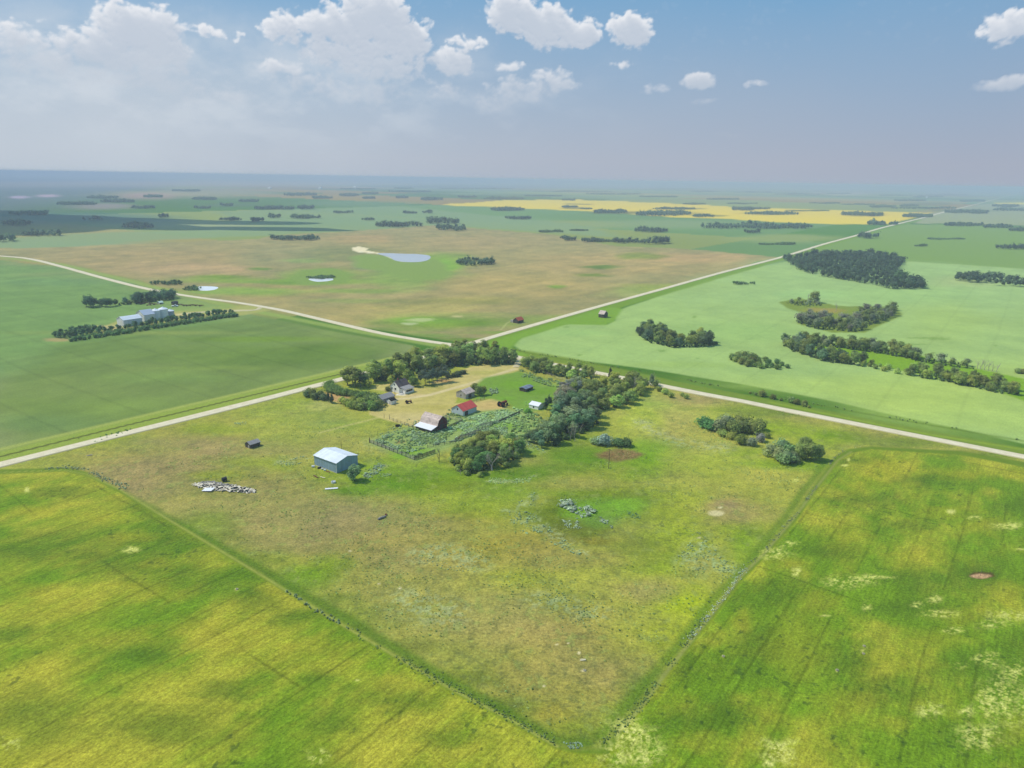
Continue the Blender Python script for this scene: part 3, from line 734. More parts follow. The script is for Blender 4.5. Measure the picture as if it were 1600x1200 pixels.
# pond margins
region([(540, 402), (570, 397), (600, 400), (680, 404), (705, 415), (710, 428), (690, 438), (640, 436), (600, 424), (560, 416)], (138, 162, 104), 16, 12, dist=850)
region([(446, 436), (470, 422), (520, 418), (560, 428), (545, 442), (480, 446)], (134, 160, 98), 12, 8, dist=730)
blob(520, 395 + 6, 8, 3, (150, 170, 120), .5)
region([(551, 387), (560, 385), (577, 388), (573, 391), (600, 397), (560, 394), (552, 391)], (232, 222, 190), 4, 2, dist=880)
paint(line_mask(GX, GY, wd([(565, 394), (600, 397), (612, 403), (630, 408.5), (660, 409)]), 6, 3), (225, 225, 205), 850, .8)
for b in [(360, 320, 60, 3.0), (820, 305, 80, 2), (1450, 318, 60, 3), (1500, 329, 60, 3)]:
    blob(b[0], b[1], b[2], b[3], (115, 150, 140), .6)
col = np.clip(col, 0.006, 0.8)

ii = np.arange(NR - 1)[:, None] * NA + np.arange(NA)[None, :]
jj = np.arange(NR - 1)[:, None] * NA + (np.arange(NA)[None, :] + 1) % NA
quads = np.stack([ii.ravel(), jj.ravel(), (jj + NA).ravel(), (ii + NA).ravel()], 1)
quads = quads[:, ::-1]
V = np.stack([GX, GY, np.zeros(N)], 1)
gm = make_mesh('ground', V, quads.astype(np.int32))
# close the disc under the camera
ca = gm.color_attributes.new('ground_cover', 'FLOAT_COLOR', 'POINT')
ca.data.foreach_set('color', np.concatenate([col, np.ones((N, 1))], 1).astype(np.float32).ravel())
cb = gm.color_attributes.new('cover_kind', 'FLOAT_COLOR', 'POINT')
cb.data.foreach_set('color', np.concatenate([msk, np.ones((N, 1))], 1).astype(np.float32).ravel())


def new_mat(name):
    m = bpy.data.materials.new(name)
    m.use_nodes = True
    q = NT(m.node_tree)
    b = m.node_tree.nodes['Principled BSDF']
    b.inputs['Roughness'].default_value = 0.9
    b.inputs['Specular IOR Level'].default_value = 0.15
    return m, q, b


gmat, q, b = new_mat('field_ground')
at = q.new('ShaderNodeAttribute', attribute_name='ground_cover')
ak = q.new('ShaderNodeAttribute', attribute_name='cover_kind')
sk = q.new('ShaderNodeSeparateColor')
q.put(sk.inputs[0], ak.outputs['Color'])
geo = q.new('ShaderNodeNewGeometry')
pos = geo.outputs['Position']
mp = q.new('ShaderNodeMapping')
mp.inputs['Rotation'].default_value = (0, 0, -math.atan2(UA[1], UA[0]))
q.put(mp.inputs['Vector'], pos)
rot = mp.outputs[0]
rows = q.noise(q.vmath('MULTIPLY', rot, (0.22, 1.6, 1)), 1.0, 4, .65)
fine = q.noise(pos, 1.3, 5, .7)
med = q.noise(pos, 0.28, 4, .6)
va = q.rng(rows, .25, .75, .76, 1.27)
fin2 = q.noise(pos, 3.1, 3, .7)
va = q.math('MULTIPLY', va, q.math('MULTIPLY', q.rng(fine, .28, .72, .58, 1.45), q.rng(fin2, .3, .7, .75, 1.25)))
vp = q.math('MULTIPLY', q.math('MULTIPLY', q.rng(fine, .28, .72, .58, 1.45), q.rng(fin2, .3, .7, .78, 1.22)), q.rng(med, .25, .75, .84, 1.18))
vo = q.math('MULTIPLY', q.rng(fine, .25, .75, .84, 1.16), q.rng(med, .2, .8, .88, 1.12))
f1 = q.new('ShaderNodeMix', data_type='FLOAT')
q.put(f1.inputs[0], sk.outputs[0]); q.put(f1.inputs[2], vo); q.put(f1.inputs[3], va)
f2 = q.new('ShaderNodeMix', data_type='FLOAT')
q.put(f2.inputs[0], sk.outputs[1]); q.put(f2.inputs[2], f1.outputs[0]); q.put(f2.inputs[3], vp)
q.put(b.inputs['Base Color'], q.vmath('SCALE', at.outputs['Color'], scale=f2.outputs[0]))
bp = q.new('ShaderNodeBump')
bp.inputs['Strength'].default_value = .55
bp.inputs['Distance'].default_value = .35
q.put(bp.inputs['Height'], q.math('ADD', fine, q.math('MULTIPLY', rows, sk.outputs[0])))
q.put(b.inputs['Normal'], bp.outputs[0])
b.inputs['Specular IOR Level'].default_value = 0.05
gm.materials.append(gmat)
ground = link('ground', gm)
tag(ground, kind='structure')
# ------------------------------------------------------------------ materials
def simple(name, rgb, k=1.0, rough=.85, spec=.2, metal=0.0, var=.18, sc=1.5, stripes=None, dirt=None):
    """a plain painted, wooden or metal surface with uneven wear; stripes = (axis vector, period, depth) for boards or ribs"""
    m, q, b = new_mat(name)
    b.inputs['Roughness'].default_value = rough
    b.inputs['Specular IOR Level'].default_value = spec
    b.inputs['Metallic'].default_value = metal
    t = q.new('ShaderNodeTexCoord')
    P = t.outputs['Object']
    n = q.noise(P, sc, 5, .65)
    f = q.rng(n, .25, .75, 1 - var, 1 + var)
    if stripes:
        ax, per, dep = stripes
        d = q.vmath('DOT_PRODUCT', P, ax)
        fr = q.math('FRACT', q.math('DIVIDE', d, per))
        line_ = q.rng(q.math('ABSOLUTE', q.math('SUBTRACT', fr, .5)), .36, .5, 1.0, 1 - dep)
        cell = q.new('ShaderNodeTexWhiteNoise', noise_dimensions='1D')
        q.put(cell.inputs['W'], q.math('FLOOR', q.math('DIVIDE', d, per)))
        f = q.math('MULTIPLY', f, line_)
        f = q.math('MULTIPLY', f, q.rng(cell.outputs['Value'], 0, 1, 1 - dep * .5, 1 + dep * .4))
    c = q.vmath('SCALE', tuple(rgba(rgb, k)[:3]), scale=f)
    if dirt:
        n2 = q.noise(P, .7, 4, .7)
        c = q.mix(q.rng(n2, .5, .72, 0, .8), c, rgba(dirt))
    q.put(b.inputs['Base Color'], c)
    return m


M_blue = simple('blue_steel_siding', (142, 168, 184), .95, .5, .4, stripes=((1, 1, 0), .6, .24), var=.10, dirt=(128, 140, 142))
M_whiteroof = simple('pale_roof_steel', (222, 228, 236), .95, .5, .3, stripes=((1, 0, 0), .9, .16), var=.10, sc=.6)
M_white = simple('white_paint', (244, 240, 232), 1.0, .8, .2, stripes=((0, 0, 1), .25, .10), var=.10)
M_whitetrim = simple('white_trim', (225, 225, 220), .9)
M_slate = simple('dark_shingles', (112, 98, 98), .8, .9, .1, stripes=((0, 0, 1), .3, .18), var=.2)
M_shingle = simple('weathered_shingles', (206, 186, 174), .95, .95, .1, stripes=((0, 0, 1), .3, .2), var=.25, sc=.9, dirt=(140, 120, 116))
M_greyroof = simple('grey_roof', (165, 160, 158), .8, .9, .1, stripes=((0, 1, 0), .7, .12), var=.16)
M_greywood = simple('weathered_boards', (188, 182, 172), .9, .95, .1, stripes=((1, 1, 0), .35, .3), var=.25, dirt=(118, 108, 98))
M_darkwood = simple('dark_boards', (96, 86, 78), .8, .95, .1, stripes=((1, 1, 0), .3, .35), var=.3)
M_barnred = simple('old_barn_red', (118, 62, 56), .85, .95, .1, stripes=((1, 1, 0), .3, .3), var=.25, dirt=(84, 60, 56))
M_redroof = simple('red_steel_roof', (218, 92, 82), .9, .6, .25, stripes=((0, 1, 0), .8, .22), var=.16, sc=.8)
M_orangeroof = simple('orange_red_roof', (196, 96, 66), .9, .7, .2, var=.1)
M_bluegrey = simple('pale_blue_boards', (198, 208, 210), .95, .9, .15, stripes=((1, 1, 0), .4, .14), var=.14)
M_glass = simple('dark_window_glass', (26, 30, 36), 1, .15, .5, var=.05)
M_door = simple('door_paint', (190, 188, 182), .8)
M_black = simple('black_rubber', (22, 22, 24), 1, .8)
M_rust = simple('rusty_iron', (122, 74, 54), .8, .8, .3, var=.4, sc=3)
M_oldred = simple('faded_red_paint', (124, 44, 40), .9, .6, .3, var=.25, sc=3)
M_steel = simple('bin_steel', (226, 230, 234), .97, .45, .5, metal=.0, stripes=((0, 0, 1), .8, .10), var=.05)
M_pole = simple('pole_wood', (110, 92, 76), .8)
M_rail = simple('rail_wood', (158, 152, 144), .75, var=.3, sc=2)
M_rail2 = simple('pale_rail_wood', (205, 196, 160), .85, var=.15, sc=2)
M_brick = simple('chimney_brick', (150, 92, 78), .8, stripes=((0, 0, 1), .12, .2))
M_sheetw = simple('white_sheet_metal', (232, 232, 236), .9, .5, .3, var=.1, sc=2)
M_debris = simple('torn_pale_boards', (226, 214, 192), .9, .85, .1, var=.3, sc=2)
M_scrapd = simple('dark_scrap', (52, 52, 56), .9, .8, var=.4, sc=2)
M_deadbark = simple('bleached_bark', (190, 178, 165), .8, var=.2, sc=3)
M_bark = simple('grey_bark', (120, 110, 98), .7, var=.3, sc=3)
M_concrete = simple('concrete', (205, 200, 190), .85)
M_stone = simple('field_stone', (176, 168, 140), .8, var=.25, sc=3)
M_cloud = simple('cloud_white', (245, 245, 248), 1.0, 1, 0, var=.02)


def leafmat(name):
    m, q, b = new_mat(name)
    oi = q.new('ShaderNodeObjectInfo')
    at = q.new('ShaderNodeAttribute', attribute_name='tint')
    geo = q.new('ShaderNodeNewGeometry')
    n = q.noise(geo.outputs['Position'], 1.1, 3, .6)
    f = q.math('MULTIPLY', q.rng(n, .25, .75, .75, 1.3), at.outputs['Fac'])
    f = q.math('MULTIPLY', f, q.rng(oi.outputs['Random'], 0, 1, .82, 1.2))
    c = q.vmath('SCALE', oi.outputs['Color'], scale=f)
    q.put(b.inputs['Base Color'], c)
    b.inputs['Specular IOR Level'].default_value = .12
    b.inputs['Roughness'].default_value = .7
    tr = q.new('ShaderNodeBsdfTranslucent')
    q.put(tr.inputs['Color'], q.vmath('MULTIPLY', c, (1.15, 1.2, .7)))
    mx = q.new('ShaderNodeMixShader')
    mx.inputs[0].default_value = .42
    q.l.new(b.outputs[0], mx.inputs[1]); q.l.new(tr.outputs[0], mx.inputs[2])
    q.l.new(mx.outputs[0], m.node_tree.nodes['Material Output'].inputs['Surface'])
    return m


M_leaf = leafmat('leaves')


class MB:
    def __init__(self):
        self.v, self.f = [], []

    def box(self, x0, y0, z0, x1, y1, z1):
        n = len(self.v)
        self.v += [(x0, y0, z0), (x1, y0, z0), (x1, y1, z0), (x0, y1, z0), (x0, y0, z1), (x1, y0, z1), (x1, y1, z1), (x0, y1, z1)]
        self.f += [tuple(n + i for i in f) for f in ((0, 3, 2, 1), (4, 5, 6, 7), (0, 1, 5, 4), (1, 2, 6, 5), (2, 3, 7, 6), (3, 0, 4, 7))]
        return self

    def prism(self, prof, a0, a1, axis='x'):
        """a closed profile [(s, z)] swept from a0 to a1 along an axis"""
        n = len(self.v); k = len(prof)
        for a in (a0, a1):
            for s, z in prof:
                self.v.append((a, s, z) if axis == 'x' else (s, a, z))
        for i in range(k):
            j = (i + 1) % k
            self.f.append((n + i, n + j, n + k + j, n + k + i))
        self.f.append(tuple(n + i for i in range(k))[::-1])
        self.f.append(tuple(n + k + i for i in range(k)))
        return self

    def tube(self, p, r, seg=6, cap=True):
        """p: list of points, r: list of radii"""
        n = len(self.v)
        p = [Vector(x) for x in p]
        for i, c in enumerate(p):
            d = (p[min(i + 1, len(p) - 1)] - p[max(i - 1, 0)]).normalized()
            u = d.orthogonal().normalized(); w = d.cross(u)
            for k in range(seg):
                a = 2 * math.pi * k / seg
                self.v.append(tuple(c + (u * math.cos(a) + w * math.sin(a)) * r[i]))
        for i in range(len(p) - 1):
            for k in range(seg):
                k2 = (k + 1) % seg
                self.f.append((n + i * seg + k, n + i * seg + k2, n + (i + 1) * seg + k2, n + (i + 1) * seg + k))
        if cap:
            self.f.append(tuple(n + k for k in range(seg))[::-1])
            self.f.append(tuple(n + (len(p) - 1) * seg + k for k in range(seg)))
        return self

    def cyl(self, c, axis, r, l, seg=14):
        c = Vector(c); a = Vector(axis).normalized() * (l / 2)
        return self.tube([c - a, c + a], [r, r], seg)

    def quad(self, a, b, c, d, th=.06):
        a, b, c, d = map(Vector, (a, b, c, d))
        nrm = (b - a).cross(d - a).normalized() * th
        n = len(self.v)
        self.v += [tuple(x) for x in (a, b, c, d, a + nrm, b + nrm, c + nrm, d + nrm)]
        self.f += [tuple(n + i for i in f) for f in ((0, 3, 2, 1), (4, 5, 6, 7), (0, 1, 5, 4), (1, 2, 6, 5), (2, 3, 7, 6), (3, 0, 4, 7))]
        return self

    def mesh(self, name, mat):
        return make_mesh(name, self.v, self.f, mat)

    def obj(self, name, mat, parent=None, label=None, **kw):
        o = link(name, self.mesh(name, mat), parent, **kw)
        if label: o['label'] = label
        return o


def thing(name, label, cat, loc, rz=0.0, group=None):
    o = link(name, None, None, (float(loc[0]), float(loc[1]), float(loc[2]) if len(loc) > 2 else 0.0), rz)
    return tag(o, label, cat, group)


# ------------------------------------------------------------------ roads and water
gravel, q, b = new_mat('pale_gravel')
geo = q.new('ShaderNodeNewGeometry')
n1_ = q.noise(geo.outputs['Position'], .25, 5, .65)
n2_ = q.noise(geo.outputs['Position'], 2.5, 4, .7)
cc = q.mix(q.rng(n1_, .3, .7), rgba((222, 206, 170), .84), rgba((236, 224, 192), .9))
ac = q.new('ShaderNodeAttribute', attribute_name='across')
ab = q.math('ABSOLUTE', ac.outputs['Fac'])
edge_ = q.rng(q.math('ADD', ab, q.math('MULTIPLY', q.math('SUBTRACT', n1_, .5), .22)), .30, .46, 0, 1, True)
cc = q.mix(q.math('MULTIPLY', edge_, .75), cc, rgba((168, 158, 112), .85))
ridge = q.rng(q.math('ABSOLUTE', q.math('SUBTRACT', ab, .12)), .0, .07, .10, 0, True)
q.put(b.inputs['Base Color'], q.vmath('SCALE', cc, scale=q.math('SUBTRACT', q.rng(n2_, .3, .7, .88, 1.08), ridge)))


def ribbon(name, pts, width, z, mat, seg=8.0):
    w = wd(pts)
    # smooth: Catmull-Rom through the points
    P_ = [w[0]]
    for i in range(len(w) - 1):
        p0, p1, p2, p3 = w[max(i - 1, 0)], w[i], w[i + 1], w[min(i + 2, len(w) - 1)]
        L = np.hypot(*(p2 - p1)); k = int(min(max(L / seg, 2), 40))
        for j in range(1, k + 1):
            t = j / k
            P_.append(.5 * ((2 * p1) + (-p0 + p2) * t + (2 * p0 - 5 * p1 + 4 * p2 - p3) * t * t + (-p0 + 3 * p1 - 3 * p2 + p3) * t ** 3))
    P_ = np.array(P_)
    d = np.gradient(P_, axis=0); d /= np.linalg.norm(d, axis=1)[:, None]
    nn = np.stack([-d[:, 1], d[:, 0]], 1)
    prof = [(-.5, -.08), (-.47, z), (-.32, z + .06), (-.2, z + .10), (-.12, z + .10), (0, z + .12), (.12, z + .10), (.2, z + .10), (.32, z + .06), (.47, z), (.5, -.08)]
    jit = 1 + (np.array([vnoise(np.array([i * .35]), np.array([1.0]), 5)[0] for i in range(len(P_))]) - .5) * .10
    Vv = np.concatenate([[(*(P_[i] + nn[i] * s * width * jit[i] * (1 + min(1.1, max(0.0, np.hypot(*P_[i]) - 700) / 2600))), zz) for s, zz in prof] for i in range(len(P_))])
    k = len(prof)
    Fq = [(i * k + j, (i + 1) * k + j, (i + 1) * k + j + 1, i * k + j + 1) for i in range(len(P_) - 1) for j in range(k - 1)]
    Fq = [f[::-1] for f in Fq]
    rm_ = make_mesh(name, Vv, np.array(Fq), mat, True)
    rm_.attributes.new('across', 'FLOAT', 'POINT').data.foreach_set('value', np.tile(np.array([s for s, _z in prof], np.float32), len(P_)))
    o = link(name, rm_)
    return tag(o, kind='structure')


ribbon('road', [(-300, 802), (-60, 741.5), (20, 721.5), (100, 701.5), (180, 681.5), (300, 652), (400, 627), (470, 609), (536, 592), (620, 570.5), (680, 553.5), (730, 538.5), (820, 512), (937.5, 478.5), (1037.5, 451), (1131, 425), (1222, 401.5), (1287.5, 381.5), (1337.5, 368), (1375, 356.8), (1412.5, 347.5), (1450, 338.2), (1487.5, 328), (1525, 319.2), (1562, 309.5), (1591, 303), (1625, 297)], 7.0, .16, gravel)
ribbon('road', [(-300, 385), (-120, 392), (0, 400), (47, 404.7), (94, 416), (156, 433), (219, 449), (266, 458), (312, 465.2), (375, 473.6), (437, 484.2), (494, 497.2), (587, 519), (650, 530.5), (694, 537), (730, 541), (770, 549.5), (810, 558.5), (867, 570), (945, 585), (1007, 597.3), (1097, 615.5), (1160, 627), (1220, 639.5), (1380, 671), (1600, 714), (1900, 774)], 7.0, .17, gravel)
# flared corners of the crossing
jc = [(700, 538.5), (716, 537.5), (744, 534.3), (768, 527.5), (762, 531.5), (756, 537), (764, 547.8), (748, 546.5), (728, 545.5), (712, 544.0), (690, 551), (700, 545)]
jm = MB()
wj = wd(jc)
cj = wj.mean(0)
jm.v = [(cj[0], cj[1], .26)] + [(float(a[0]), float(a[1]), .245) for a in wj]
jm.f = [(0, (i + 1) % len(wj) + 1, i + 1) for i in range(len(wj))]
tag(jm.obj('road_crossing', gravel), kind='structure')
# driveway: entrance from the cross road, and the grain site's approach
dirt = simple('worn_dirt', (206, 192, 150), .82, var=.12, sc=.4)
ribbon('driveway', [(813, 560), (810, 566), (806, 574)], 4.0, .04, dirt, 3)
ribbon('driveway', [(407, 480), (402, 483.5), (385, 485.5), (330, 487), (285, 490)], 4.0, .06, dirt, 3)

watm, q, b = new_mat('pond_water')
b.inputs['Base Color'].default_value = (.46, .49, .52, 1)
b.inputs['Roughness'].default_value = .12
b.inputs['Specular IOR Level'].default_value = .5
geo = q.new('ShaderNodeNewGeometry')
bp = q.new('ShaderNodeBump'); bp.inputs['Strength'].default_value = .15
q.put(bp.inputs['Height'], q.noise(geo.outputs['Position'], .6, 3, .5)); q.put(b.inputs['Normal'], bp.outputs[0])
salt = simple('pale_alkali_water', (236, 240, 244), .92, .3, .5, var=.05)


def pond(pts, mat, label):
    w = wd(pts); P_ = []
    n = len(w)
    for i in range(n):
        p0, p1, p2, p3 = w[i - 1], w[i], w[(i + 1) % n], w[(i + 2) % n]
        for j in range(4):
            t = j / 4
            P_.append(.5 * ((2 * p1) + (-p0 + p2) * t + (2 * p0 - 5 * p1 + 4 * p2 - p3) * t * t + (-p0 + 3 * p1 - 3 * p2 + p3) * t ** 3))
    me = make_mesh('pond', [(p[0], p[1], .05) for p in P_], [tuple(range(len(P_)))[::-1]], mat)
    if me.polygons[0].normal.z < 0:
        me.flip_normals()
    return tag(link('pond', me), kind='structure')


pond([(590, 396.5), (604, 395.5), (630, 396.5), (652, 397), (669, 399), (673, 402.5), (667, 407), (652, 409.5), (630, 409.2), (616, 406.5), (609, 402)], watm, '')
pond([(482, 436.5), (492, 433.5), (505, 434.5), (519, 435), (520, 437.5), (510, 439.5), (494, 440)], salt, '')
pond([(300, 449.5), (312, 447.5), (330, 447.5), (341, 449), (336, 452.5), (322, 454.3), (308, 453)], salt, '')

# ------------------------------------------------------------------ buildings
RZ = math.atan2(VA[1], VA[0])


def fp(near, left, right):
    n = G(*near)
    return n, float(np.hypot(*(G(*left) - n))), float(np.hypot(*(G(*right) - n)))


def gable_building(name, label, cat, near, left, right, wall_h, rise, ridge, mw, mr, over=.35, dims=None, base=0.0):
    """walls and roof over a rectangle whose nearest corner is at 'near'; the local x axis runs right along the cross road"""
    n, Lx, Ly = fp(near, left, right)
    if dims: Lx, Ly = dims
    t = thing(name, label, cat, n, RZ)
    g = MB()
    if ridge == 'x':
        prof = [(0, 0), (Ly, 0), (Ly, wall_h), (Ly / 2, wall_h + rise), (0, wall_h)]
        g.prism(prof, -Lx, 0, 'x')
        half, a0, a1 = Ly / 2, -Lx - over, over
    else:
        prof = [(-Lx, 0), (0, 0), (0, wall_h), (-Lx / 2, wall_h + rise), (-Lx, wall_h)]
        g.prism(prof, 0, Ly, 'y')
        half, a0, a1 = Lx / 2, -over, Ly + over
    g.obj('wall', mw, t)
    sl = rise / half
    r = MB()
    c0 = half if ridge == 'x' else -Lx / 2
    e = half + over
    zt, th = wall_h + rise + .05, .12
    prof = [(c0 - e, zt - sl * e), (c0, zt), (c0 + e, zt - sl * e), (c0 + e, zt - sl * e + th), (c0, zt + th), (c0 - e, zt - sl * e + th)]
    r.prism(prof, a0, a1, 'x' if ridge == 'x' else 'y')
    roof = r.obj('roof', mr, t)
    return t, Lx, Ly, roof


def opening(t, wall, a, z, w, h, name='window', mat=None, trim=True):
    """window or door on the -y wall ('front', a measured from the near corner leftwards) or the +x wall ('side', a along it)"""
    def rect(m, a0, z0, a1, z1, d0, d1):
        if wall == 'front':
            m.box(-a1, -d1, z0, -a0, -d0, z1)
        else:
            m.box(d0, a0, z0, d1, a1, z1)
        return m
    f = MB()
    if trim:
        k = .10
        rect(f, a - w / 2 - k, z - k, a + w / 2 + k, z, .0, .06)
        rect(f, a - w / 2 - k, z + h, a + w / 2 + k, z + h + k, .0, .06)
        rect(f, a - w / 2 - k, z, a - w / 2, z + h, .0, .06)
        rect(f, a + w / 2, z, a + w / 2 + k, z + h, .0, .06)
        fr = f.obj(name, M_whitetrim, t)
        rect(MB(), a - w / 2, z, a + w / 2, z + h, .004, .035).obj('pane' if name == 'window' else 'leaf', mat or M_glass, fr)
    else:
        rect(f, a - w / 2, z, a + w / 2, z + h, .004, .035).obj(name, mat or M_glass, t)


# big steel shed
t, Lx, Ly, roof = gable_building('steel_shed', 'large blue grey steel shed with bright white low-pitched roof in the open pasture', 'shed', (526.2, 739.5), (489, 727.5), (556.5, 725.5), 4.1, 1.35, 'x', M_blue, M_whiteroof, .3)
MB().box(.005, Ly * .22, .05, .05, Ly * .62, 3.4).obj('sliding_door', M_blue, t)
MB().box(-Lx, -.03, 0, 0, -.003, .25).obj('skirt', M_concrete, t)
for x in (-Lx - .06, .06):
    pass
MB().box(-.10, -.045, .25, .05, -.005, 4.05).obj('corner_trim', M_whitetrim, t)

# barn with gambrel roof and lean-to
n, Lx, Lt = fp((673.8, 677.6), (649.8, 669.8), (701.5, 668.8))
t = thing('barn', 'old dark red barn with curved gambrel roof and bright metal lean-to roof', 'barn', n, RZ)
lean = Lt * .36; W_ = Lt - lean; bx = Lx
prof = [(0, 0), (W_, 0), (W_, 2.5), (W_ - .9, 4.7), (W_ / 2, 6.2), (.9, 4.7), (0, 2.5)]
g = MB().prism([(lean + s, z) for s, z in prof], -bx, 0, 'x'); g.obj('wall', M_barnred, t)
ro = MB(); pr = [(-.35, 2.3), (0, 2.62), (.45, 3.8), (.95, 4.78), (W_ / 2, 6.32), (W_ - .95, 4.78), (W_ - .45, 3.8), (W_, 2.62), (W_ + .4, 2.3)]
pr2 = [(s, z + .16) for s, z in pr][::-1]
ro.prism([(lean + s, z) for s, z in pr + pr2], -bx - .4, .4, 'x'); ro.obj('roof', M_shingle, t)
MB().box(-bx + .3, .1, 0, -.1, lean - .02, 1.5).obj('lean_to', M_darkwood, t)
lr = MB(); lr.prism([(-.35, 1.55), (lean - .3, 2.42), (lean - .3, 2.52), (-.35, 1.67)], -bx - .3, .3, 'x')
lr.obj('lean_to_roof', M_sheetw, t, label='bright sheet metal roof of the lean-to')
MB().box(.004, lean + W_ * .32, 0, .05, lean + W_ * .68, 2.6).obj('door', M_darkwood, t)
MB().box(.004, lean + W_ * .42, 3.4, .05, lean + W_ * .58, 4.5).obj('loft_door', M_darkwood, t)
for a in (.14, .86):
    MB().box(.004, lean + W_ * a - .3, 1.3, .04, lean + W_ * a + .3, 2.0).obj('window', M_glass, t)

# red-roofed shed
t, Lx, Ly, roof = gable_building('red_roofed_shed', 'pale grey shed with bright red roof beside the barn', 'shed', (723.8, 650.8), (706.4, 645.6), (743.5, 642.5), 2.7, 2.3, 'y', M_bluegrey, M_redroof, .3)
opening(t, 'front', Lx * .48, 2.6, .9, .9, mat=M_glass, trim=False)
MB().box(.004, 1.2, 0, .05, 3.6, 2.1).obj('door', M_darkwood, t)
# grey shed
t, Lx, Ly, roof = gable_building('plank_shed', 'weathered grey plank shed in front of a leafy tree', 'shed', (727.8, 623.8), (715.4, 619.4), (741.5, 618.8), 2.6, 1.7, 'y', M_greywood, M_shingle, .25)
MB().box(.004, Ly * .3, 0, .05, Ly * .62, 2.1).obj('door', M_darkwood, t)
opening(t, 'front', Lx * .5, 1.2, .7, .7, trim=False)
# farmhouse
t, Lx, Ly, roof = gable_building('farmhouse', 'small white farmhouse with steep dark roof and side porch', 'house', (624.0, 614.6), (611.2, 610.6), (640.5, 609.6), 3.1, 3.0, 'y', M_white, M_slate, .3)
opening(t, 'front', Lx * .52, 3.7, .8, .9)
opening(t, 'front', Lx * .42, 1.3, 1.1, 1.2)
opening(t, 'front', Lx * .8, 1.3, .8, 1.2)
ch = MB().box(-Lx / 2 - .3, Ly * .28, 5.7, -Lx / 2 + .3, Ly * .28 + .6, 7.2); ch.obj('chimney', M_brick, roof)
px_ = 3.6
pw = MB().box(.002, .6, 0, px_, Ly * .92, 2.35); po = pw.obj('porch', M_white, t)
pr_ = MB().prism([(-.02, 3.2), (px_ + .35, 2.36), (px_ + .35, 2.48), (-.02, 3.32)], .3, Ly * .92 + .3, 'y'); pr_.obj('porch_roof', M_greyroof, t)
MB().box(px_ + .004, 1.6, .9, px_ + .04, Ly * .92 - 1.0, 1.9).obj('porch_window', M_glass, t)
MB().box(1.2, .56, 0, 2.2, .598, 2.05).obj('door', M_door, t)
MB().box(.6, -1.6, 0, 3.0, .5, .22).obj('step', M_concrete, t)
# garage
t, Lx, Ly, roof = gable_building('garage', 'low grey-roofed garage half behind bushes near the house', 'garage', (597.5, 631.5), (588, 627.5), (612, 624.5), 2.5, 1.4, 'y', M_greywood, M_greyroof, .35)
MB().box(.004, Ly * .3, 0, .05, Ly * .7, 2.1).obj('door', M_door, t)
t, Lx, Ly, roof = gable_building('outhouse', 'tiny white outbuilding with black roof beside the power pole', 'outbuilding', (611.2, 632.6), (606.2, 630.2), (617.5, 629.6), 1.9, .9, 'y', M_white, M_black, .15)
MB().box(-1.2, -.04, 0, -.5, -.004, 1.7).obj('door', M_door, t)
# hut in the near pasture
t, Lx, Ly, roof = gable_building('small_hut', 'tiny weathered hut with grey roof alone in the left pasture', 'hut', (391.4, 701.2), (381.9, 698.6), (406.3, 696.0), 1.7, .9, 'y', M_darkwood, M_greyroof, .25)
MB().box(-1.5, -.04, 0, -.7, -.004, 1.4).obj('door', M_greywood, t)
MB().box(-1.6 - .7, .6, 2.35, -1.6, 2.2, 2.52).obj('patch', M_rust, t)
# hut in the green paddock
t, Lx, Ly, roof = gable_building('calf_shelter', 'low shelter with dark blue-grey roof in the green paddock', 'shelter', (821.2, 612.6), (816.3, 609.4), (832.8, 608.2), 1.6, .6, 'y', M_darkwood, simple('dark_metal_roof', (128, 138, 156), .8, .6, .3, stripes=((0, 1, 0), 1.2, .3), var=.2), .3)
MB().box(.004, Ly * .3, 0, .05, Ly * .7, 1.2).obj('door', M_black, t)
# tilted white building under the trees
t, Lx, Ly, roof = gable_building('white_shed', 'collapsing white shed half hidden at the edge of the grey-green trees', 'shed', (840.8, 640.6), (829.6, 636.2), (848, 636), 1.8, 1.1, 'x', M_white, M_sheetw, .2)
opening(t, 'front', Lx * .5, .5, .8, .8, trim=False)
# huts at the far road
t, Lx, Ly, roof = gable_building('orange_roofed_hut', 'small old hut with orange-red roof just left of the far road', 'hut', (809.5, 505.6), (802.5, 504.2), (816.5, 503.2), 2.3, 2.0, 'y', M_darkwood, M_orangeroof, .3)
MB().box(-Lx - 3.2, .6, 0, -Lx - .004, Ly - .8, 1.8).obj('annex', M_greywood, t)
MB().box(.004, 1.4, 0, .05, 2.6, 1.9).obj('door', M_black, t)
t, Lx, Ly, roof = gable_building('grey_hut', 'lone grey hut with pale roof between the road and the pale green crop', 'hut', (943.2, 496.9), (935.6, 495.6), (948.8, 495.0), 3.0, 2.4, 'x', M_darkwood, M_shingle, .3)
MB().box(.004, 1.0, 0, .05, 2.2, 2.0).obj('door', M_black, t)
# grain site
t, Lx, Ly, roof = gable_building('machine_shed', 'long grey-walled machine shed with white doors, leftmost building of the grain yard', 'shed', (194, 510.8), (183.2, 508), (219.5, 505.8), 4.9, 2.0, 'y', simple('grey_white_siding', (218, 220, 222), .95, .6, .3, stripes=((1, 1, 0), .8, .08), var=.05), M_whiteroof, .3)
MB().box(-Lx * .85, -.06, 0, -Lx * .25, -.004, 4.2).obj('door', M_whitetrim, t)
t, Lx, Ly, roof = gable_building('machine_shed', 'tall pale machine shed with blue-grey roof beside the grain bins', 'shed', (226.3, 503.2), (212.6, 500.2), (240.0, 500.2), 5.3, 3.0, 'y', M_whitetrim, simple('blue_grey_roof', (176, 186, 202), .95, .5, .3, var=.05), .3)
MB().box(-Lx * .8, -.06, 0, -Lx * .3, -.004, 4.4).obj('door', M_door, t)


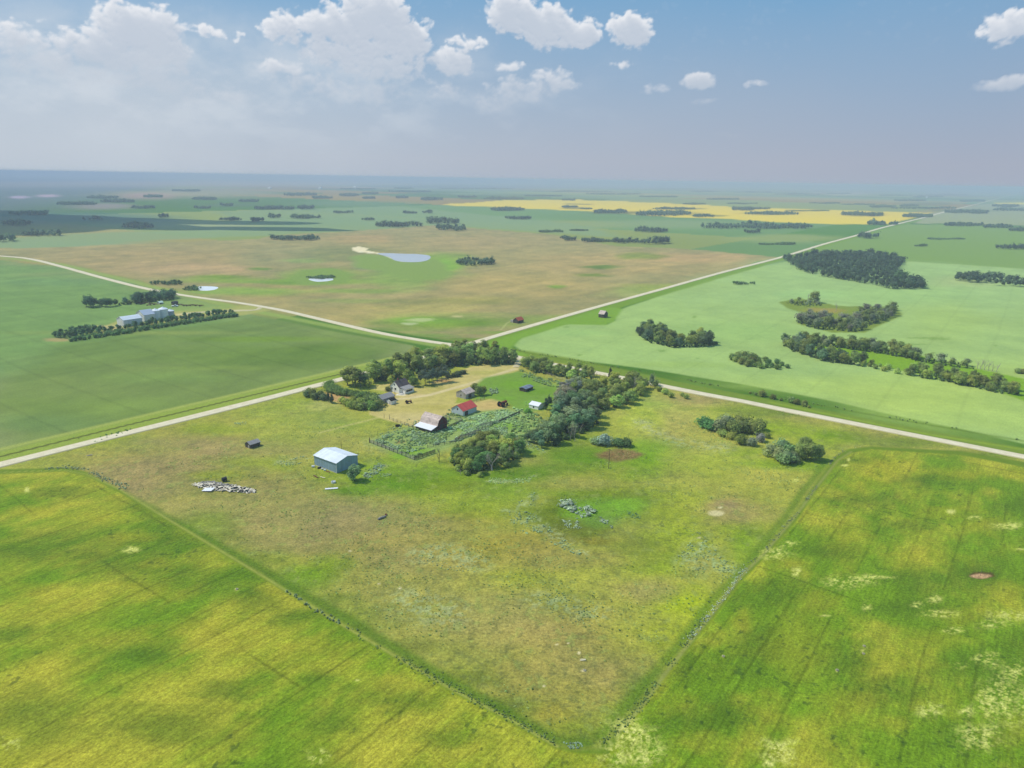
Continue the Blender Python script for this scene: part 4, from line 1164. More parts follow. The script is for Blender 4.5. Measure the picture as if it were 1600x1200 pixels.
def bin_(px, py, r, h, label, mat=M_steel):
    p = G(px, py)
    t = thing('grain_bin', label, 'grain bin', p, RZ)
    g = MB(); zs = np.linspace(0, h, 9)
    pts, rr = [], []
    for i, z in enumerate(zs):
        pts += [(0, 0, z), (0, 0, z + .08)]; rr += [r, r + .05]
    g.tube(pts, rr, 28); g.obj('body', mat, t)
    MB().tube([(0, 0, h + .09), (0, 0, h + .15), (0, 0, h + r * .42)], [r + .15, r + .15, .5], 28).obj('roof', M_whiteroof, t)
    MB().tube([(0, 0, h + r * .42), (0, 0, h + r * .42 + .35)], [.5, .42], 14).obj('cap', M_sheetw, t)
    MB().box(-.4, -r - .16, .6, .4, -r - .02, 1.9).obj('door', M_door, t)
    return t


bin_(244, 498.2, 3.5, 6.6, 'white steel grain bin with cone roof touching the tall machine shed')
bin_(256, 496.2, 3.6, 6.9, 'taller white steel grain bin with cone roof, second from the shed')
bin_(266.5, 494.2, 3.0, 4.4, 'short grey steel grain bin at the right end of the bins', simple('grey_bin_steel', (168, 176, 190), .9, .5, .4, stripes=((0, 0, 1), .8, .1), var=.05))
t, Lx, Ly, roof = gable_building('low_shelter', 'tiny shelter with pale green-white roof in front of the far tree row', 'shelter', (249.5, 475.6), (246, 474.7), (252.6, 474.6), 1.4, 1.0, 'y', M_greywood, simple('pale_green_roof', (198, 222, 206), .9), .3)
MB().box(.004, .5, 0, .05, 1.5, 1.2).obj('door', M_black, t)
t, Lx, Ly, roof = gable_building('low_shelter', 'tiny dark shelter right of the grain bins', 'shelter', (272.0, 476.8), (268.6, 475.8), (275.0, 475.6), 2.2, .8, 'y', M_darkwood, M_scrapd, .3)
MB().box(.004, .5, 0, .05, 1.5, 1.2).obj('door', M_greywood, t)


# ------------------------------------------------------------------ machines and scrap
def wheel(t, c, axis, r, w, rim=M_rust):
    wobj = MB().cyl(c, axis, r, w, 16).obj('wheel', M_black, t)
    MB().cyl(c, axis, r * .5, w + .06, 12).obj('rim', rim, wobj)


def tractor(px, py, rz, label, mat, s=1.0):
    t = thing('farm_tractor', label, 'tractor', G(px, py), rz)
    b_ = MB().box(-.2 * s, -.28 * s, .75 * s, 1.9 * s, .28 * s, 1.35 * s).box(-1.0 * s, -.35 * s, .55 * s, -.2 * s, .35 * s, 1.0 * s); b_.obj('body', mat, t)
    MB().box(-.9 * s, -.3 * s, 1.0 * s, -.45 * s, .3 * s, 1.12 * s).box(-.95 * s, -.3 * s, 1.12 * s, -.87 * s, .3 * s, 1.5 * s).obj('seat', M_black, t)
    MB().tube([(1.3 * s, .1, 1.35 * s), (1.3 * s, .1, 2.1 * s)], [.05 * s, .05 * s], 8).obj('exhaust', M_scrapd, t)
    for sy in (-1, 1):
        wheel(t, (-.6 * s, sy * .75 * s, .72 * s), (0, 1, 0), .72 * s, .36 * s)
        wheel(t, (1.6 * s, sy * .5 * s, .38 * s), (0, 1, 0), .38 * s, .2 * s)
    return t


tractor(637.5, 630, .3, 'small dark brown tractor parked on the dry yard grass', M_rust, 1.0)
tractor(785, 634.5, .9, 'old dark red tractor among weeds at the edge of the bare patch', M_oldred, 1.7)


def pickup(px, py, rz, label, mat):
    t = thing('pickup_truck', label, 'pickup truck', G(px, py), rz)
    MB().box(-2.6, -.95, .55, 2.6, .95, 1.1).obj('body', mat, t)
    MB().prism([(-.4, 1.11), (1.4, 1.11), (.9, 1.8), (-.1, 1.8)], -.85, .85, 'y').obj('cab', mat, t)
    MB().prism([(-.25, 1.2), (1.2, 1.2), (.83, 1.72), (-.05, 1.72)], -.87, .87, 'y').obj('window', M_glass, t)
    for sx in (-1.6, 1.7):
        for sy in (-.9, .9):
            wheel(t, (sx, sy, .4), (0, 1, 0), .4, .25, M_steel)


pickup(273.3, 479.3, .2, 'white pickup truck parked right of the grain bins', M_sheetw)

# implements rusting in rows at the grain site
im = []
proto = None
rr = random.Random(3)
spots = [(216, 474.5), (222, 475.5), (229, 474), (236, 475), (242, 476.3), (233, 477.6), (282, 477), (288, 478), (294, 478.2), (300, 477.6), (306, 478), (314, 478.4)]
fr_m = MB()
for y in (-1.6, -.5, .6, 1.7):
    fr_m.box(-1.8, y - .06, .7, 1.8, y + .06, .85)
for x in (-1.7, -.6, .6, 1.7):
    fr_m.box(x - .06, -1.6, .86, x + .06, 1.7, 1.0)
    fr_m.tube([(x, .6, .75), (x, .9, .2)], [.05, .04], 5)
fr_me = fr_m.mesh('frame', M_rust)
hi_me = MB().tube([(1.8, 0, .8), (3.3, 0, .5)], [.09, .07], 6).mesh('drawbar', M_rust)
wh_me = MB().cyl((0, 0, 0), (0, 1, 0), .5, .2, 12).mesh('wheel', M_black)
ords = ['first', 'second', 'third', 'fourth', 'fifth', 'sixth', 'seventh', 'eighth', 'ninth', 'tenth', 'eleventh', 'twelfth']
for i, (x, y) in enumerate(spots):
    where = 'in front of the far tree row' if i < 6 else 'in the grass right of the bins'
    t = thing('farm_implement', 'rusty farm implement, %s from the left of those %s' % (ords[i % 6], where), 'farm implement', G(x, y), rr.uniform(-.4, .6), 'rusty implements lined up at the grain yard')
    link('frame', fr_me, t); link('drawbar', hi_me, t)
    for sy in (-1.9, 1.9):
        link('wheel', wh_me, t, (-.3, sy, .5))

# scrap pile in the left pasture
rs = random.Random(8)


def planks(name, label, ctr, ax, n, mat, smin, smax, seed, kind=None, zmax=1.0):
    rq = random.Random(seed)
    g = MB()
    c = G(*ctr)
    for k in range(n):
        while True:
            a, b2 = rq.uniform(-1, 1), rq.uniform(-1, 1)
            if a * a + b2 * b2 < 1: break
        x, y = a * ax[0], b2 * ax[1] - a * ax[2]
        L, W2 = rq.uniform(smin, smax), rq.uniform(.12, .5) * (2.2 if rq.random() < .22 else 1)
        an = rq.uniform(0, math.pi); z = rq.uniform(.05, zmax) * (1 - .7 * (a * a + b2 * b2))
        u = Vector((math.cos(an), math.sin(an), rq.uniform(-.25, .25))) * L / 2
        w = Vector((-math.sin(an), math.cos(an), rq.uniform(-.3, .3))).normalized() * W2 / 2
        p = Vector((x, y, z))
        g.quad(p - u - w, p + u - w, p + u + w, p - u + w, .05)
    o = g.obj(name, mat)
    o.location = (float(c[0]), float(c[1]), 0)
    tag(o, label, 'debris')
    if kind: o['kind'] = kind
    return o


planks('rubble', 'heap of pale torn boards and sheets in the left pasture', (350, 763), (12.5, 2.6, 2.8), 300, M_debris, .5, 2.4, 1, 'stuff', 1.1)
planks('rubble', 'dark burnt scrap scattered through the heap of pale boards', (356, 763), (11.5, 2.4, 2.6), 170, M_scrapd, .4, 2.0, 2, 'stuff', 1.0)
planks('rubble', 'grey weathered timber mixed into the heap of pale boards', (338, 758), (8.0, 2.0, 2.0), 110, M_rail, .5, 2.6, 4, 'stuff', .9)
o = MB().quad((-2.1, -1.1, .25), (1.6, -1.5, .5), (2.0, 1.0, .7), (-1.6, 1.2, .45), .08).obj('roofing_sheet', M_sheetw)
o.location = (*map(float, G(326, 766.5)), 0); tag(o, 'large white roofing sheet lying on the near side of the scrap heap', 'sheet')
t = thing('old_tank', 'dark upright tank behind the scrap heap', 'tank', G(351, 752), .5)
MB().tube([(-.9, 0, .8), (.9, 0, 1.1)], [.75, .75], 14).obj('body', M_scrapd, t)
MB().box(-.7, -.5, 0, -.5, .5, .5).box(.5, -.5, 0, .7, .5, .6).obj('stand', M_rust, t)
# things lying round the steel shed
for (px, py, L, W2, hh, an, mat, nm, lb) in [
    (493.5, 745.5, 3.0, .5, .5, -.7, M_rust, 'log', 'rusty brown beam lying left below the steel shed'),
    (504, 746.5, 2.6, .35, .3, -.6, M_rail2, 'plank', 'pale plank lying in the grass below the steel shed'),
    (518, 764, 4.6, .8, .35, .15, M_sheetw, 'sheet_metal', 'long white metal sheet, nearest of the scrap below the steel shed'),
    (521, 754.5, 1.6, 1.3, .7, .4, M_sheetw, 'water_trough', 'pale round-ended trough among scrap below the steel shed'),
    (489.5, 729.5 + .5, 1.2, .8, .5, .2, M_sheetw, 'barrel', 'pale drum lying at the left corner of the steel shed'),
    (499, 731.5 + .5, 1.4, .7, .6, .5, M_scrapd, 'barrel', 'dark drum lying against the long wall of the steel shed'),
    (503.5, 733.5, .8, .6, .5, .5, M_sheetw, 'barrel', 'small white drum beside the dark drum at the steel shed'),
    (507.5, 735.3, .8, .6, .5, .1, M_sheetw, 'barrel', 'small white drum nearest the middle of the steel shed wall'),
    (512.5, 737.5, 2.0, .4, .3, -.6, M_rust, 'plank', 'brown plank leaning by the near corner of the steel shed'),
    (597, 810, 3.4, 1.0, .6, .85, M_rail, 'log', 'grey weathered log lying alone in the brown pasture'),
    (603, 805, 1.2, .8, .6, .3, M_rust, 'stump', 'small brown stump at the upper end of the grey log'),
    (621.5, 666.5, 2.2, 1.3, .9, .1, M_scrapd, 'stock_tank', 'dark oval stock tank in the weeds left of the barn'),
    (1130, 1026, 1.0, .7, .4, .4, M_stone, 'boulder', 'pale boulder in the green crop right of the fence corner'),
    (1308, 1048, 1.1, .8, .5, .9, M_stone, 'boulder', 'pale boulder in the middle of the right crop'),
    (370, 921, 1.0, .6, .4, .4, M_stone, 'boulder', 'pale boulder in the left crop beside the fence'),
    (1350, 1010, 1.0, .7, .4, .4, M_stone, 'boulder', 'pale boulder on the dark patch of the right crop, upper one'),
    (1349, 1022, .9, .7, .4, .4, M_stone, 'boulder', 'pale boulder on the dark patch of the right crop, lower one'),
    (911, 1032, 1.3, .5, .25, .1, M_rail2, 'plank', 'pale plank in the bare lower pasture, upper one'),
    (913, 1048, 1.0, .8, .4, .1, M_stone, 'boulder', 'pale boulder in the bare lower pasture'),
    (140, 712, 2.0, .5, .3, .5, M_rail, 'plank', 'grey plank by the lower left road bend of the pasture')]:
    g = MB()
    if nm in ('barrel',):
        g.tube([(-L / 2, 0, W2 / 2), (-L * .45, 0, W2 / 2), (L * .45, 0, W2 / 2), (L / 2, 0, W2 / 2)], [W2 * .42, W2 * .5, W2 * .5, W2 * .42], 12)
    elif nm in ('log',):
        g.tube([(-L / 2, 0, hh * .5), (-L * .2, .1, hh * .55), (L * .15, -.08, hh * .5), (L / 2, .1, hh * .45)], [W2 * .3, W2 * .42, W2 * .38, W2 * .25], 9)
        g.tube([(0, 0, hh * .6), (.5, .5, hh * 1.3)], [W2 * .15, W2 * .06], 6)
    elif nm in ('boulder', 'stump'):
        g.tube([(0, 0, -.1), (.1, .02, hh * .3), (-.1, .08, hh * .7), (0, 0, hh)], [L * .3, L * .38, L * .24, L * .08], 7)
    elif nm in ('stock_tank', 'water_trough'):
        k = 16
        ring = [(math.cos(2 * math.pi * j / k) * L / 2, math.sin(2 * math.pi * j / k) * W2 / 2) for j in range(k)]
        for (sc_, z) in ((1, 0), (1.03, hh), (.9, hh), (.88, hh * .55)):
            g.v += [(x * sc_, y * sc_, z) for x, y in ring]
        for r_i in range(3):
            g.f += [(r_i * k + j, r_i * k + (j + 1) % k, (r_i + 1) * k + (j + 1) % k, (r_i + 1) * k + j) for j in range(k)]
        g.f.append(tuple(3 * k + j for j in range(k)))
    else:
        g.quad((-L / 2, -W2 / 2, .08), (L / 2, -W2 * .4, .18), (L / 2, W2 / 2, hh), (-L / 2, W2 * .42, hh * .7), .06)
    o = g.obj(nm, mat)
    o.location = (*map(float, G(px, py)), 0); o.rotation_euler[2] = an
    tag(o, lb, nm.replace('_', ' '))


# ------------------------------------------------------------------ poles and fences
def pole(px, py, h, label, arm=False, r=.13):
    t = thing('power_pole' if arm else 'post', label, 'pole', G(px, py), RZ)
    MB().tube([(0, 0, -.2), (0, 0, h * .5), (0, 0, h)], [r, r * .85, r * .65], 8).obj('shaft', M_pole, t)
    if arm:
        a = MB().box(-.9, -.06, h - .55, .9, .06, h - .42).obj('crossarm', M_pole, t)
        for x in (-.75, 0, .75):
            MB().tube([(x, 0, h - .42), (x, 0, h - .25)], [.05, .035], 8).obj('insulator', M_whitetrim, a)


pole(951, 732, 8.4, 'tall bare wooden pole beside the round brown mud patch', True)
pole(617.6, 634, 9.2, 'wooden power pole beside the tiny white outbuilding in the yard', True)
pole(534, 712, 6.2, 'thin dark pole standing behind the blue steel shed', r=.09)
pole(590.8, 687.5, 4.2, 'thin post outside the upper left corner of the corral', r=.08)
pole(608.5, 655.5, 2.6, 'right gatepost where the dry yard meets the pasture', r=.1)
pole(600.3, 653.6, 2.0, 'left gatepost where the dry yard meets the pasture', r=.1)
pole(577.4, 691.5, 2.4, 'stout corner post at the left end of the corral fence', r=.2)
pole(1532, 899.5, 3.2, 'thin white stake standing in the dry slough of the right crop', r=.05)


def fence(a, b_, label, step=2.4, h=1.35, rails=3, mat=M_rail, th=.06, rw=.16, name='rail_fence'):
    A, B = G(*a), G(*b_)
    L = float(np.hypot(*(B - A))); an = math.atan2(B[1] - A[1], B[0] - A[0])
    t = thing(name, label, 'fence', A, an)
    g = MB()
    for k in range(rails):
        z = h * (k + .7) / rails
        g.box(0, .07, z - rw / 2, L, .07 + th, z + rw / 2)
    g.obj('rail', mat, t)
    n = max(2, int(L / step) + 1)
    pm = MB().tube([(0, 0, -.1), (0, 0, h + .15)], [.09, .08], 6).mesh('post', M_darkwood if mat is M_rail else mat)
    for i in range(min(n, 90)):
        link('post', pm, t, (L * i / (n - 1), 0, 0))


fence((578, 692), (647.5, 719), 'two-rail grey corral fence facing the steel shed', 2.4, 1.5, 3, M_rail, .1, .22)
fence((647.5, 719), (680, 707.5), 'darker board fence on the near right side of the corral', 2.0, 1.5, 3, M_darkwood, .1, .30)
fence((668, 700), (712, 692), 'short grey rail fence vanishing behind the corral bushes', 2.4, 1.3, 2)
fence((711, 689.5), (748, 675.5), 'grey board fence in the weeds right of the corral', 2.0, 1.5, 3, M_rail, .1, .3, 'board_fence')
fence((750, 674.5), (770, 664.5), 'broken end of grey board fence behind the corral trees', 2.0, 1.3, 2, M_rail, .1, .2, 'board_fence')
fence((752, 666.5), (780, 660), 'low board fence deep in silvery weeds behind the barn', 2.2, 1.3, 3, M_rail, .1, .24, 'board_fence')
fence((780, 660), (812, 645.5), 'solid dark board fence between weeds and green paddock', 2.0, 1.1, 4, M_darkwood, .1, .20, 'board_fence')
fence((692, 651.5), (722, 659), 'pale straw-coloured rail running right from the barn', 3.0, 1.4, 2, M_rail2, .1, .2)
fence((722, 659), (701, 668), 'dark low fence closing the pen beside the barn', 2.0, 1.2, 3, M_darkwood, .1, .24)
fence((608.5, 655.5), (645, 668), 'thin fence along the weeds left of the barn', 2.6, 1.2, 2, M_rail, .05, .08)
fence((733, 631.5), (757, 624), 'low grey fence behind the plank shed', 2.4, 1.2, 2, M_rail)
fence((841, 580.5), (866, 589), 'grey rail fence along the trees above the green paddock', 2.4, 1.3, 2, M_rail)
fence((868, 591), (905, 600), 'pale rail fence right of the paddock under the road bushes', 2.4, 1.3, 2, M_rail2)
# ------------------------------------------------------------------ vegetation
def leaf_quads(rng, pos, nrm, size):
    """small leaf clumps: one bent quad per position, facing roughly along nrm"""
    n = len(pos)
    nrm = nrm / (np.linalg.norm(nrm, axis=1)[:, None] + 1e-9) + rng.normal(0, .38, (n, 3)) + np.array((0, 0, .45))
    nrm /= np.linalg.norm(nrm, axis=1)[:, None] + 1e-9
    t = np.cross(nrm, rng.normal(0, 1, (n, 3)))
    t /= np.linalg.norm(t, axis=1)[:, None] + 1e-9
    b_ = np.cross(nrm, t)
    s = (size * rng.uniform(.6, 1.3, n))[:, None]
    q_ = np.stack([pos - t * s, pos - b_ * s * .7, pos + t * s, pos + b_ * s * .7], 1)
    return q_.reshape(-1, 3)


def crown_geo(seed, n, rx=.33, z0=.12, z1=1.0, lobes=14, size=.035, shape='round', core=True, lr=.16, gap=.0):
    """leaves of one crown of unit height: returns verts, quads and a per-vertex tint"""
    rng = np.random.default_rng(seed)
    cz, hz = (z0 + z1) / 2, (z1 - z0) / 2
    L, R, T = [], [], []
    for k in range(lobes):
        while True:
            p = rng.uniform(-1, 1, 3)
            if .25 < (p ** 2).sum() < 1: break
        if shape == 'cone':
            f = (1 - (p[2] + 1) / 2) ** .8 + .06
        elif shape == 'tall':
            f = (1 - abs(p[2]) ** 2.4 * .75)
        elif shape == 'dome':
            p[2] = p[2] * .9 - .1
            f = math.sqrt(max(.05, 1 - max(0, (p[2] + 1) / 2) ** 2)) / max(.35, math.hypot(p[0], p[1]) + .2)
            f = min(f, 1.0)
        else:
            f = 1.0
        L.append((p[0] * rx * f * .85, p[1] * rx * f * .85, cz + p[2] * hz * .82))
        R.append(lr * rng.uniform(.65, 1.25) * (f if shape == 'cone' else 1))
        T.append(rng.uniform(.72, 1.3))
    L, R, T = np.array(L), np.array(R), np.array(T)
    w = R ** 2 / (R ** 2).sum()
    who = rng.choice(lobes, n, p=w)
    d = rng.normal(0, 1, (n, 3)); d /= np.linalg.norm(d, axis=1)[:, None]
    d[:, 2] = np.where((d[:, 2] < -.3) & (rng.random(n) < .5), -d[:, 2], d[:, 2])
    pos = L[who] + d * (R[who] * rng.uniform(.84, 1.08, n))[:, None] * np.array((1, 1, .8 if shape != 'cone' else .6))
    pos[:, 2] = np.maximum(pos[:, 2], .01)
    axis = pos - np.array((0, 0, cz)); axis /= np.linalg.norm(axis, axis=1)[:, None] + 1e-9
    V_ = leaf_quads(rng, pos, d * .8 + axis * .6, np.full(n, size))
    tint = np.repeat(T[who] * rng.uniform(.8, 1.25, n), 4)
    Q = np.arange(4 * n).reshape(-1, 4)
    return V_, Q, tint


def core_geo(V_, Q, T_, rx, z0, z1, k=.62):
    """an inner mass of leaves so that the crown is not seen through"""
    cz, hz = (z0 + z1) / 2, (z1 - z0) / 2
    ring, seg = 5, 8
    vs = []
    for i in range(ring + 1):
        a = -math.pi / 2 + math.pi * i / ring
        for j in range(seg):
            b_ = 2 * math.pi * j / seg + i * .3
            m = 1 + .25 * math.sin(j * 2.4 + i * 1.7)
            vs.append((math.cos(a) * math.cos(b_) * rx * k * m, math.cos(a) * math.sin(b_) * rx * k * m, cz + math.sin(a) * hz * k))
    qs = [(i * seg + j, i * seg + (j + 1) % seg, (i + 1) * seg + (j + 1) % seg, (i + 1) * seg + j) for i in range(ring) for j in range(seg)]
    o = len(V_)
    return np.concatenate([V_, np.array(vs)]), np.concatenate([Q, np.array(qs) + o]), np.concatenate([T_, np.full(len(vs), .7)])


def veg_mesh(name, V_, Q, T_):
    me = make_mesh(name, V_, Q.astype(np.int32), M_leaf)
    a = me.attributes.new('tint', 'FLOAT', 'POINT')
    a.data.foreach_set('value', np.asarray(T_, dtype=np.float32))
    return me


def trunk_geo(seed, h=.5, r=.02, limbs=4, spread=.2):
    rr = random.Random(seed)
    m = MB()
    lean = (rr.uniform(-.03, .03), rr.uniform(-.03, .03))
    m.tube([(0, 0, -.01), (lean[0] * .5, lean[1] * .5, h * .4), (lean[0], lean[1], h), (lean[0] * 1.5, lean[1] * 1.5, h * 1.5)], [r, r * .8, r * .55, r * .2], 6)
    for k in range(limbs):
        z = h * rr.uniform(.35, .95); a = rr.uniform(0, 6.28); s = spread * rr.uniform(.6, 1.2)
        m.tube([(lean[0] * z / h, lean[1] * z / h, z), (math.cos(a) * s * .5, math.sin(a) * s * .5, z + s * .5), (math.cos(a) * s, math.sin(a) * s, z + s * 1.2)], [r * .5, r * .35, r * .12], 5)
    return m.mesh('trunk', M_bark)


KIND = {}
for nm, spec in {
    'poplar': dict(rx=.26, z0=.08, lobes=34, size=.027, shape='tall', lr=.09, n=1700),
    'aspen': dict(rx=.38, z0=.10, lobes=36, size=.030, shape='round', lr=.115, n=1900),
    'willow': dict(rx=.52, z0=.02, lobes=42, size=.034, shape='dome', lr=.135, n=2000),
    'spruce': dict(rx=.25, z0=.06, lobes=34, size=.030, shape='cone', lr=.12, n=1300),
    'pine': dict(rx=.34, z0=.34, lobes=14, size=.034, shape='round', lr=.13, n=900),
}.items():
    lst = []
    for s_ in range(6):
        sp = dict(spec); n_l = sp.pop('n')
        V_, Q, T_ = crown_geo(100 * len(KIND) + s_, n_l, **sp)
        V_, Q, T_ = core_geo(V_, Q, T_, sp['rx'] * (.55 if sp['shape'] == 'cone' else 1), sp['z0'], .95, .50)
        lst.append((veg_mesh(nm + '_crown', V_, Q, T_), trunk_geo(s_ + 9, .55 if nm != 'willow' else .3, .018, 5, .2)))
    KIND[nm] = lst
SHR = []
for s_ in range(6):
    V_, Q, T_ = crown_geo(900 + s_, 700, rx=.62, z0=0.0, lobes=16, size=.055, shape='dome', lr=.26)
    V_, Q, T_ = core_geo(V_, Q, T_, .6, -.2, 1.0, .66)
    SHR.append(veg_mesh('shrub', V_, Q, T_))

DG = (.270, .330, .092)      # dark bluff green
MG = (.370, .450, .105)      # fresh green
OG = (.270, .330, .180)      # grey olive
YG = (.360, .430, .090)      # yellow green
SG = (.300, .380, .240)      # silver
BR = (.250, .245, .180)      # leafless brownish
SP = (.095, .140, .065)
rv = random.Random(42)
NTREE = [0]


def jit(c, k=.24):
    f = 1 + rv.uniform(-k, k)
    g = 1 + rv.uniform(-k, k) * .6
    return (c[0] * f * g, c[1] * f, c[2] * f / g, 1)


def tree(p, h, kind, color, label, group=None, name=None, wide=1.0, cat='tree'):
    cm, tm = rv.choice(KIND[kind])
    t = thing(name or {'poplar': 'poplar_tree', 'aspen': 'aspen_tree', 'willow': 'willow_tree', 'spruce': 'spruce_tree', 'pine': 'pine_tree'}[kind], label, cat, (p[0], p[1], -.05), rv.uniform(0, 6.28), group)
    w = h * wide * rv.uniform(.88, 1.12)
    for me, nm in ((tm, 'trunk'), (cm, 'crown')):
        o = link(nm, me, t)
        o.scale = (w, w, h)
        if nm == 'crown':
            o.color = jit(color)
    NTREE[0] += 1
    return t


def shrub(p, h, color, label, group=None, wide=1.0, name='shrub', rz=None, sx=1.0):
    o = link(name, rv.choice(SHR), None, (float(p[0]), float(p[1]), -.05), rv.uniform(0, 6.28) if rz is None else rz)
    o.scale = (h * wide * sx, h * wide, h)
    o.color = jit(color)
    return tag(o, label, 'shrub', group)


def sample(poly, sp, seed, cap=9999):
    """points of the plain inside a pixel outline, at least sp metres apart"""
    w = wd(poly)
    lo, hi = w.min(0), w.max(0)
    rr = random.Random(seed)
    res = []
    area = (hi - lo).prod()
    tries = int(area / sp ** 2 * 14) + 200
    cand = np.array([(rr.uniform(lo[0], hi[0]), rr.uniform(lo[1], hi[1])) for _ in range(min(tries, 60000))])
    ok = poly_mask(cand[:, 0], cand[:, 1], w, .01) > .5
    cell = {}
    for c in cand[ok]:
        k = (int(c[0] // sp), int(c[1] // sp))
        if any(np.hypot(*(c - q_)) < sp for i in (-1, 0, 1) for j in (-1, 0, 1) for q_ in cell.get((k[0] + i, k[1] + j), ())):
            continue
        cell.setdefault(k, []).append(c)
        res.append(c)
        if len(res) >= cap: break
    return res


ORD = ['first', 'second', 'third', 'fourth', 'fifth', 'sixth', 'seventh', 'eighth', 'ninth', 'tenth', 'eleventh', 'twelfth', 'thirteenth', 'fourteenth']

ORD2 = ORD + ['fifteenth', 'sixteenth', 'seventeenth', 'eighteenth', 'nineteenth', 'twentieth'] + [a + b for a in ('twenty-', 'thirty-') for b in ORD[:9]] + ['fortieth']


def clump_stuff(name, pts, hs, color, label, cat, kind='stuff', nq=46, size=.13, rx=.62, seed=0, lobes=6, core=True, z0=0.0, shape='dome', wide=1.0, lr=.34, varc=.25):
    """many small bushes of one patch as one mesh"""
    rng = np.random.default_rng(seed)
    base = []
    for s_ in range(5):
        V_, Q, T_ = crown_geo(seed * 17 + s_ + 3000, nq, rx=rx, z0=z0, lobes=lobes, size=size, shape=shape, lr=lr)
        if core:
            V_, Q, T_ = core_geo(V_, Q, T_, rx * .95, -.3 if z0 <= 0 else z0, 1.0, .62)
        base.append((V_, Q, T_))
    VV, QQ, TT = [], [], []
    off = 0
    for i, p in enumerate(pts):
        V_, Q, T_ = base[rng.integers(5)]
        a = rng.uniform(0, 6.28); ca_, sa_ = math.cos(a), math.sin(a)
        h = hs[i] if isinstance(hs, np.ndarray) else rng.uniform(hs[0], hs[1])
        s = h * wide * rng.uniform(.85, 1.2)
        X = (V_[:, 0] * ca_ - V_[:, 1] * sa_) * s + p[0]
        Y = (V_[:, 0] * sa_ + V_[:, 1] * ca_) * s + p[1]
        VV.append(np.stack([X, Y, V_[:, 2] * h - .03], 1)); QQ.append(Q + off); TT.append(T_ * rng.uniform(1 - varc, 1 + varc))
        off += len(V_)
    VV = np.concatenate(VV)
    c = np.array([VV[:, 0].mean(), VV[:, 1].mean(), 0])
    me = veg_mesh(name, VV - c, np.concatenate(QQ), np.concatenate(TT))
    o = link(name, me, None, tuple(map(float, c)))
    o.color = (*color, 1)
    tag(o, label, cat, None, kind)
    return o



def grove(poly, sp, hr, kinds, colors, phrase, group, seed, adj='dark green', wide=1.0, stuff=False):
    """every tree of a grove on its own; the label says which end and which side of it"""
    pts = sample(poly, sp, seed)
    if not pts: return
    clump_stuff('undergrowth', sample(poly, sp * .45, seed + 300), (hr[0] * .22, hr[0] * .42), (.13, .21, .07), 'low undergrowth beneath %s' % phrase, 'undergrowth', nq=26, size=.17, seed=seed, lobes=4)
    wide = wide * 1.22
    if stuff:
        for k_, c_ in enumerate(dict.fromkeys(colors)):
            sub = pts[k_::len(dict.fromkeys(colors))]
            if sub:
                clump_stuff('bluff_trees', sub, hr, c_, '%s trees massed in %s' % (('darker', 'paler', 'brownish', 'mixed')[k_], phrase), 'trees', nq=260, size=.055, rx=.42, z0=.06, seed=seed + k_, lobes=12, shape='round', lr=.18, wide=wide)
        return
    P_ = np.array(pts)
    x = P_[:, 0] / P_[:, 1]
    y = np.hypot(P_[:, 0], P_[:, 1])
    rx = np.argsort(np.argsort(x)) / max(1, len(x) - 1)
    todo = []
    for i, p in enumerate(pts):
        near_ = y[i] < np.interp(x[i], *_trend(x, y))
        k = rv.choice(kinds); c = rv.choice(colors); h = rv.uniform(*hr)
        size = 'tall' if h > hr[0] + (hr[1] - hr[0]) * .66 else ('low' if h < hr[0] + (hr[1] - hr[0]) * .33 else 'middling')
        j = min(5, int(rx[i] * 6))
        place = ('left end', 'left part', 'left-middle', 'right-middle', 'right part', 'right end')[j]
        tone = {id(DG): 'dark green', id(MG): 'fresh green', id(OG): 'grey-olive', id(YG): 'yellow-green', id(BR): 'brownish', id(SP): 'blackish', id(SG): 'silvery'}.get(id(c), adj)
        lb = '%s %s %s, %s side, %s of %s' % (size, tone, k, 'near' if near_ else 'far', place, phrase)
        todo.append((float(x[i]), p, h, k, c, lb))
    cnt = {}
    for r in todo: cnt[r[5]] = cnt.get(r[5], 0) + 1
    num = {}
    for r in sorted(todo, key=lambda r: r[0]):
        lb = r[5]
        if cnt[lb] > 1:
            num[lb] = num.get(lb, 0) + 1
            lb = lb + ', ' + ORD[num[lb] - 1] + ' such'
        tree(r[1], r[2], r[3], r[4], lb, group, wide=wide)


def _trend(x, y):
    o = np.argsort(x); xs, ys = x[o], y[o]
    k = max(1, len(xs) // 5)
    return [xs[i:i + k].mean() for i in range(0, len(xs), k)], [ys[i:i + k].mean() for i in range(0, len(xs), k)]


# windbreak of tall poplars along the two roads
grove([(578, 598), (610, 595), (635, 590), (685, 577), (712, 573), (760, 570), (806, 570), (803, 562), (768, 556), (730, 553), (700, 556), (660, 565), (620, 577), (585, 590)], 5.9, (8.5, 12.0), ['poplar', 'poplar', 'aspen'], [DG, MG, MG, DG], 'the farm windbreak', 'poplars of the windbreak beyond the farmhouse', 11)
for i, (x, y, h) in enumerate([(543, 602, 12.5), (551, 600, 11), (556, 605, 12), (563, 604, 10.5), (570, 603, 9.5)]):
    tree(G(x, y), h, 'poplar', SP if i % 2 else DG, '%s tall dark poplar from the left in the clump at the windbreak\'s left end' % ORD[i], 'tall poplars left of the windbreak', wide=1.25)
tree(G(577, 606), 5.5, 'aspen', YG, 'small bright green aspen between the tall poplars and the windbreak')
tree(G(610, 600), 5.0, 'aspen', MG, 'small round aspen in front of the windbreak, left of the farmhouse')
shrub(G(606, 611), 3.2, DG, 'dark round shrub touching the left corner of the farmhouse')
tree(G(647, 604), 6.8, 'willow', (0.222, 0.365, 0.091), 'round bright green tree right behind the farmhouse', wide=.85)
tree(G(637, 599), 8.5, 'aspen', MG, 'taller aspen rising behind the farmhouse roof')
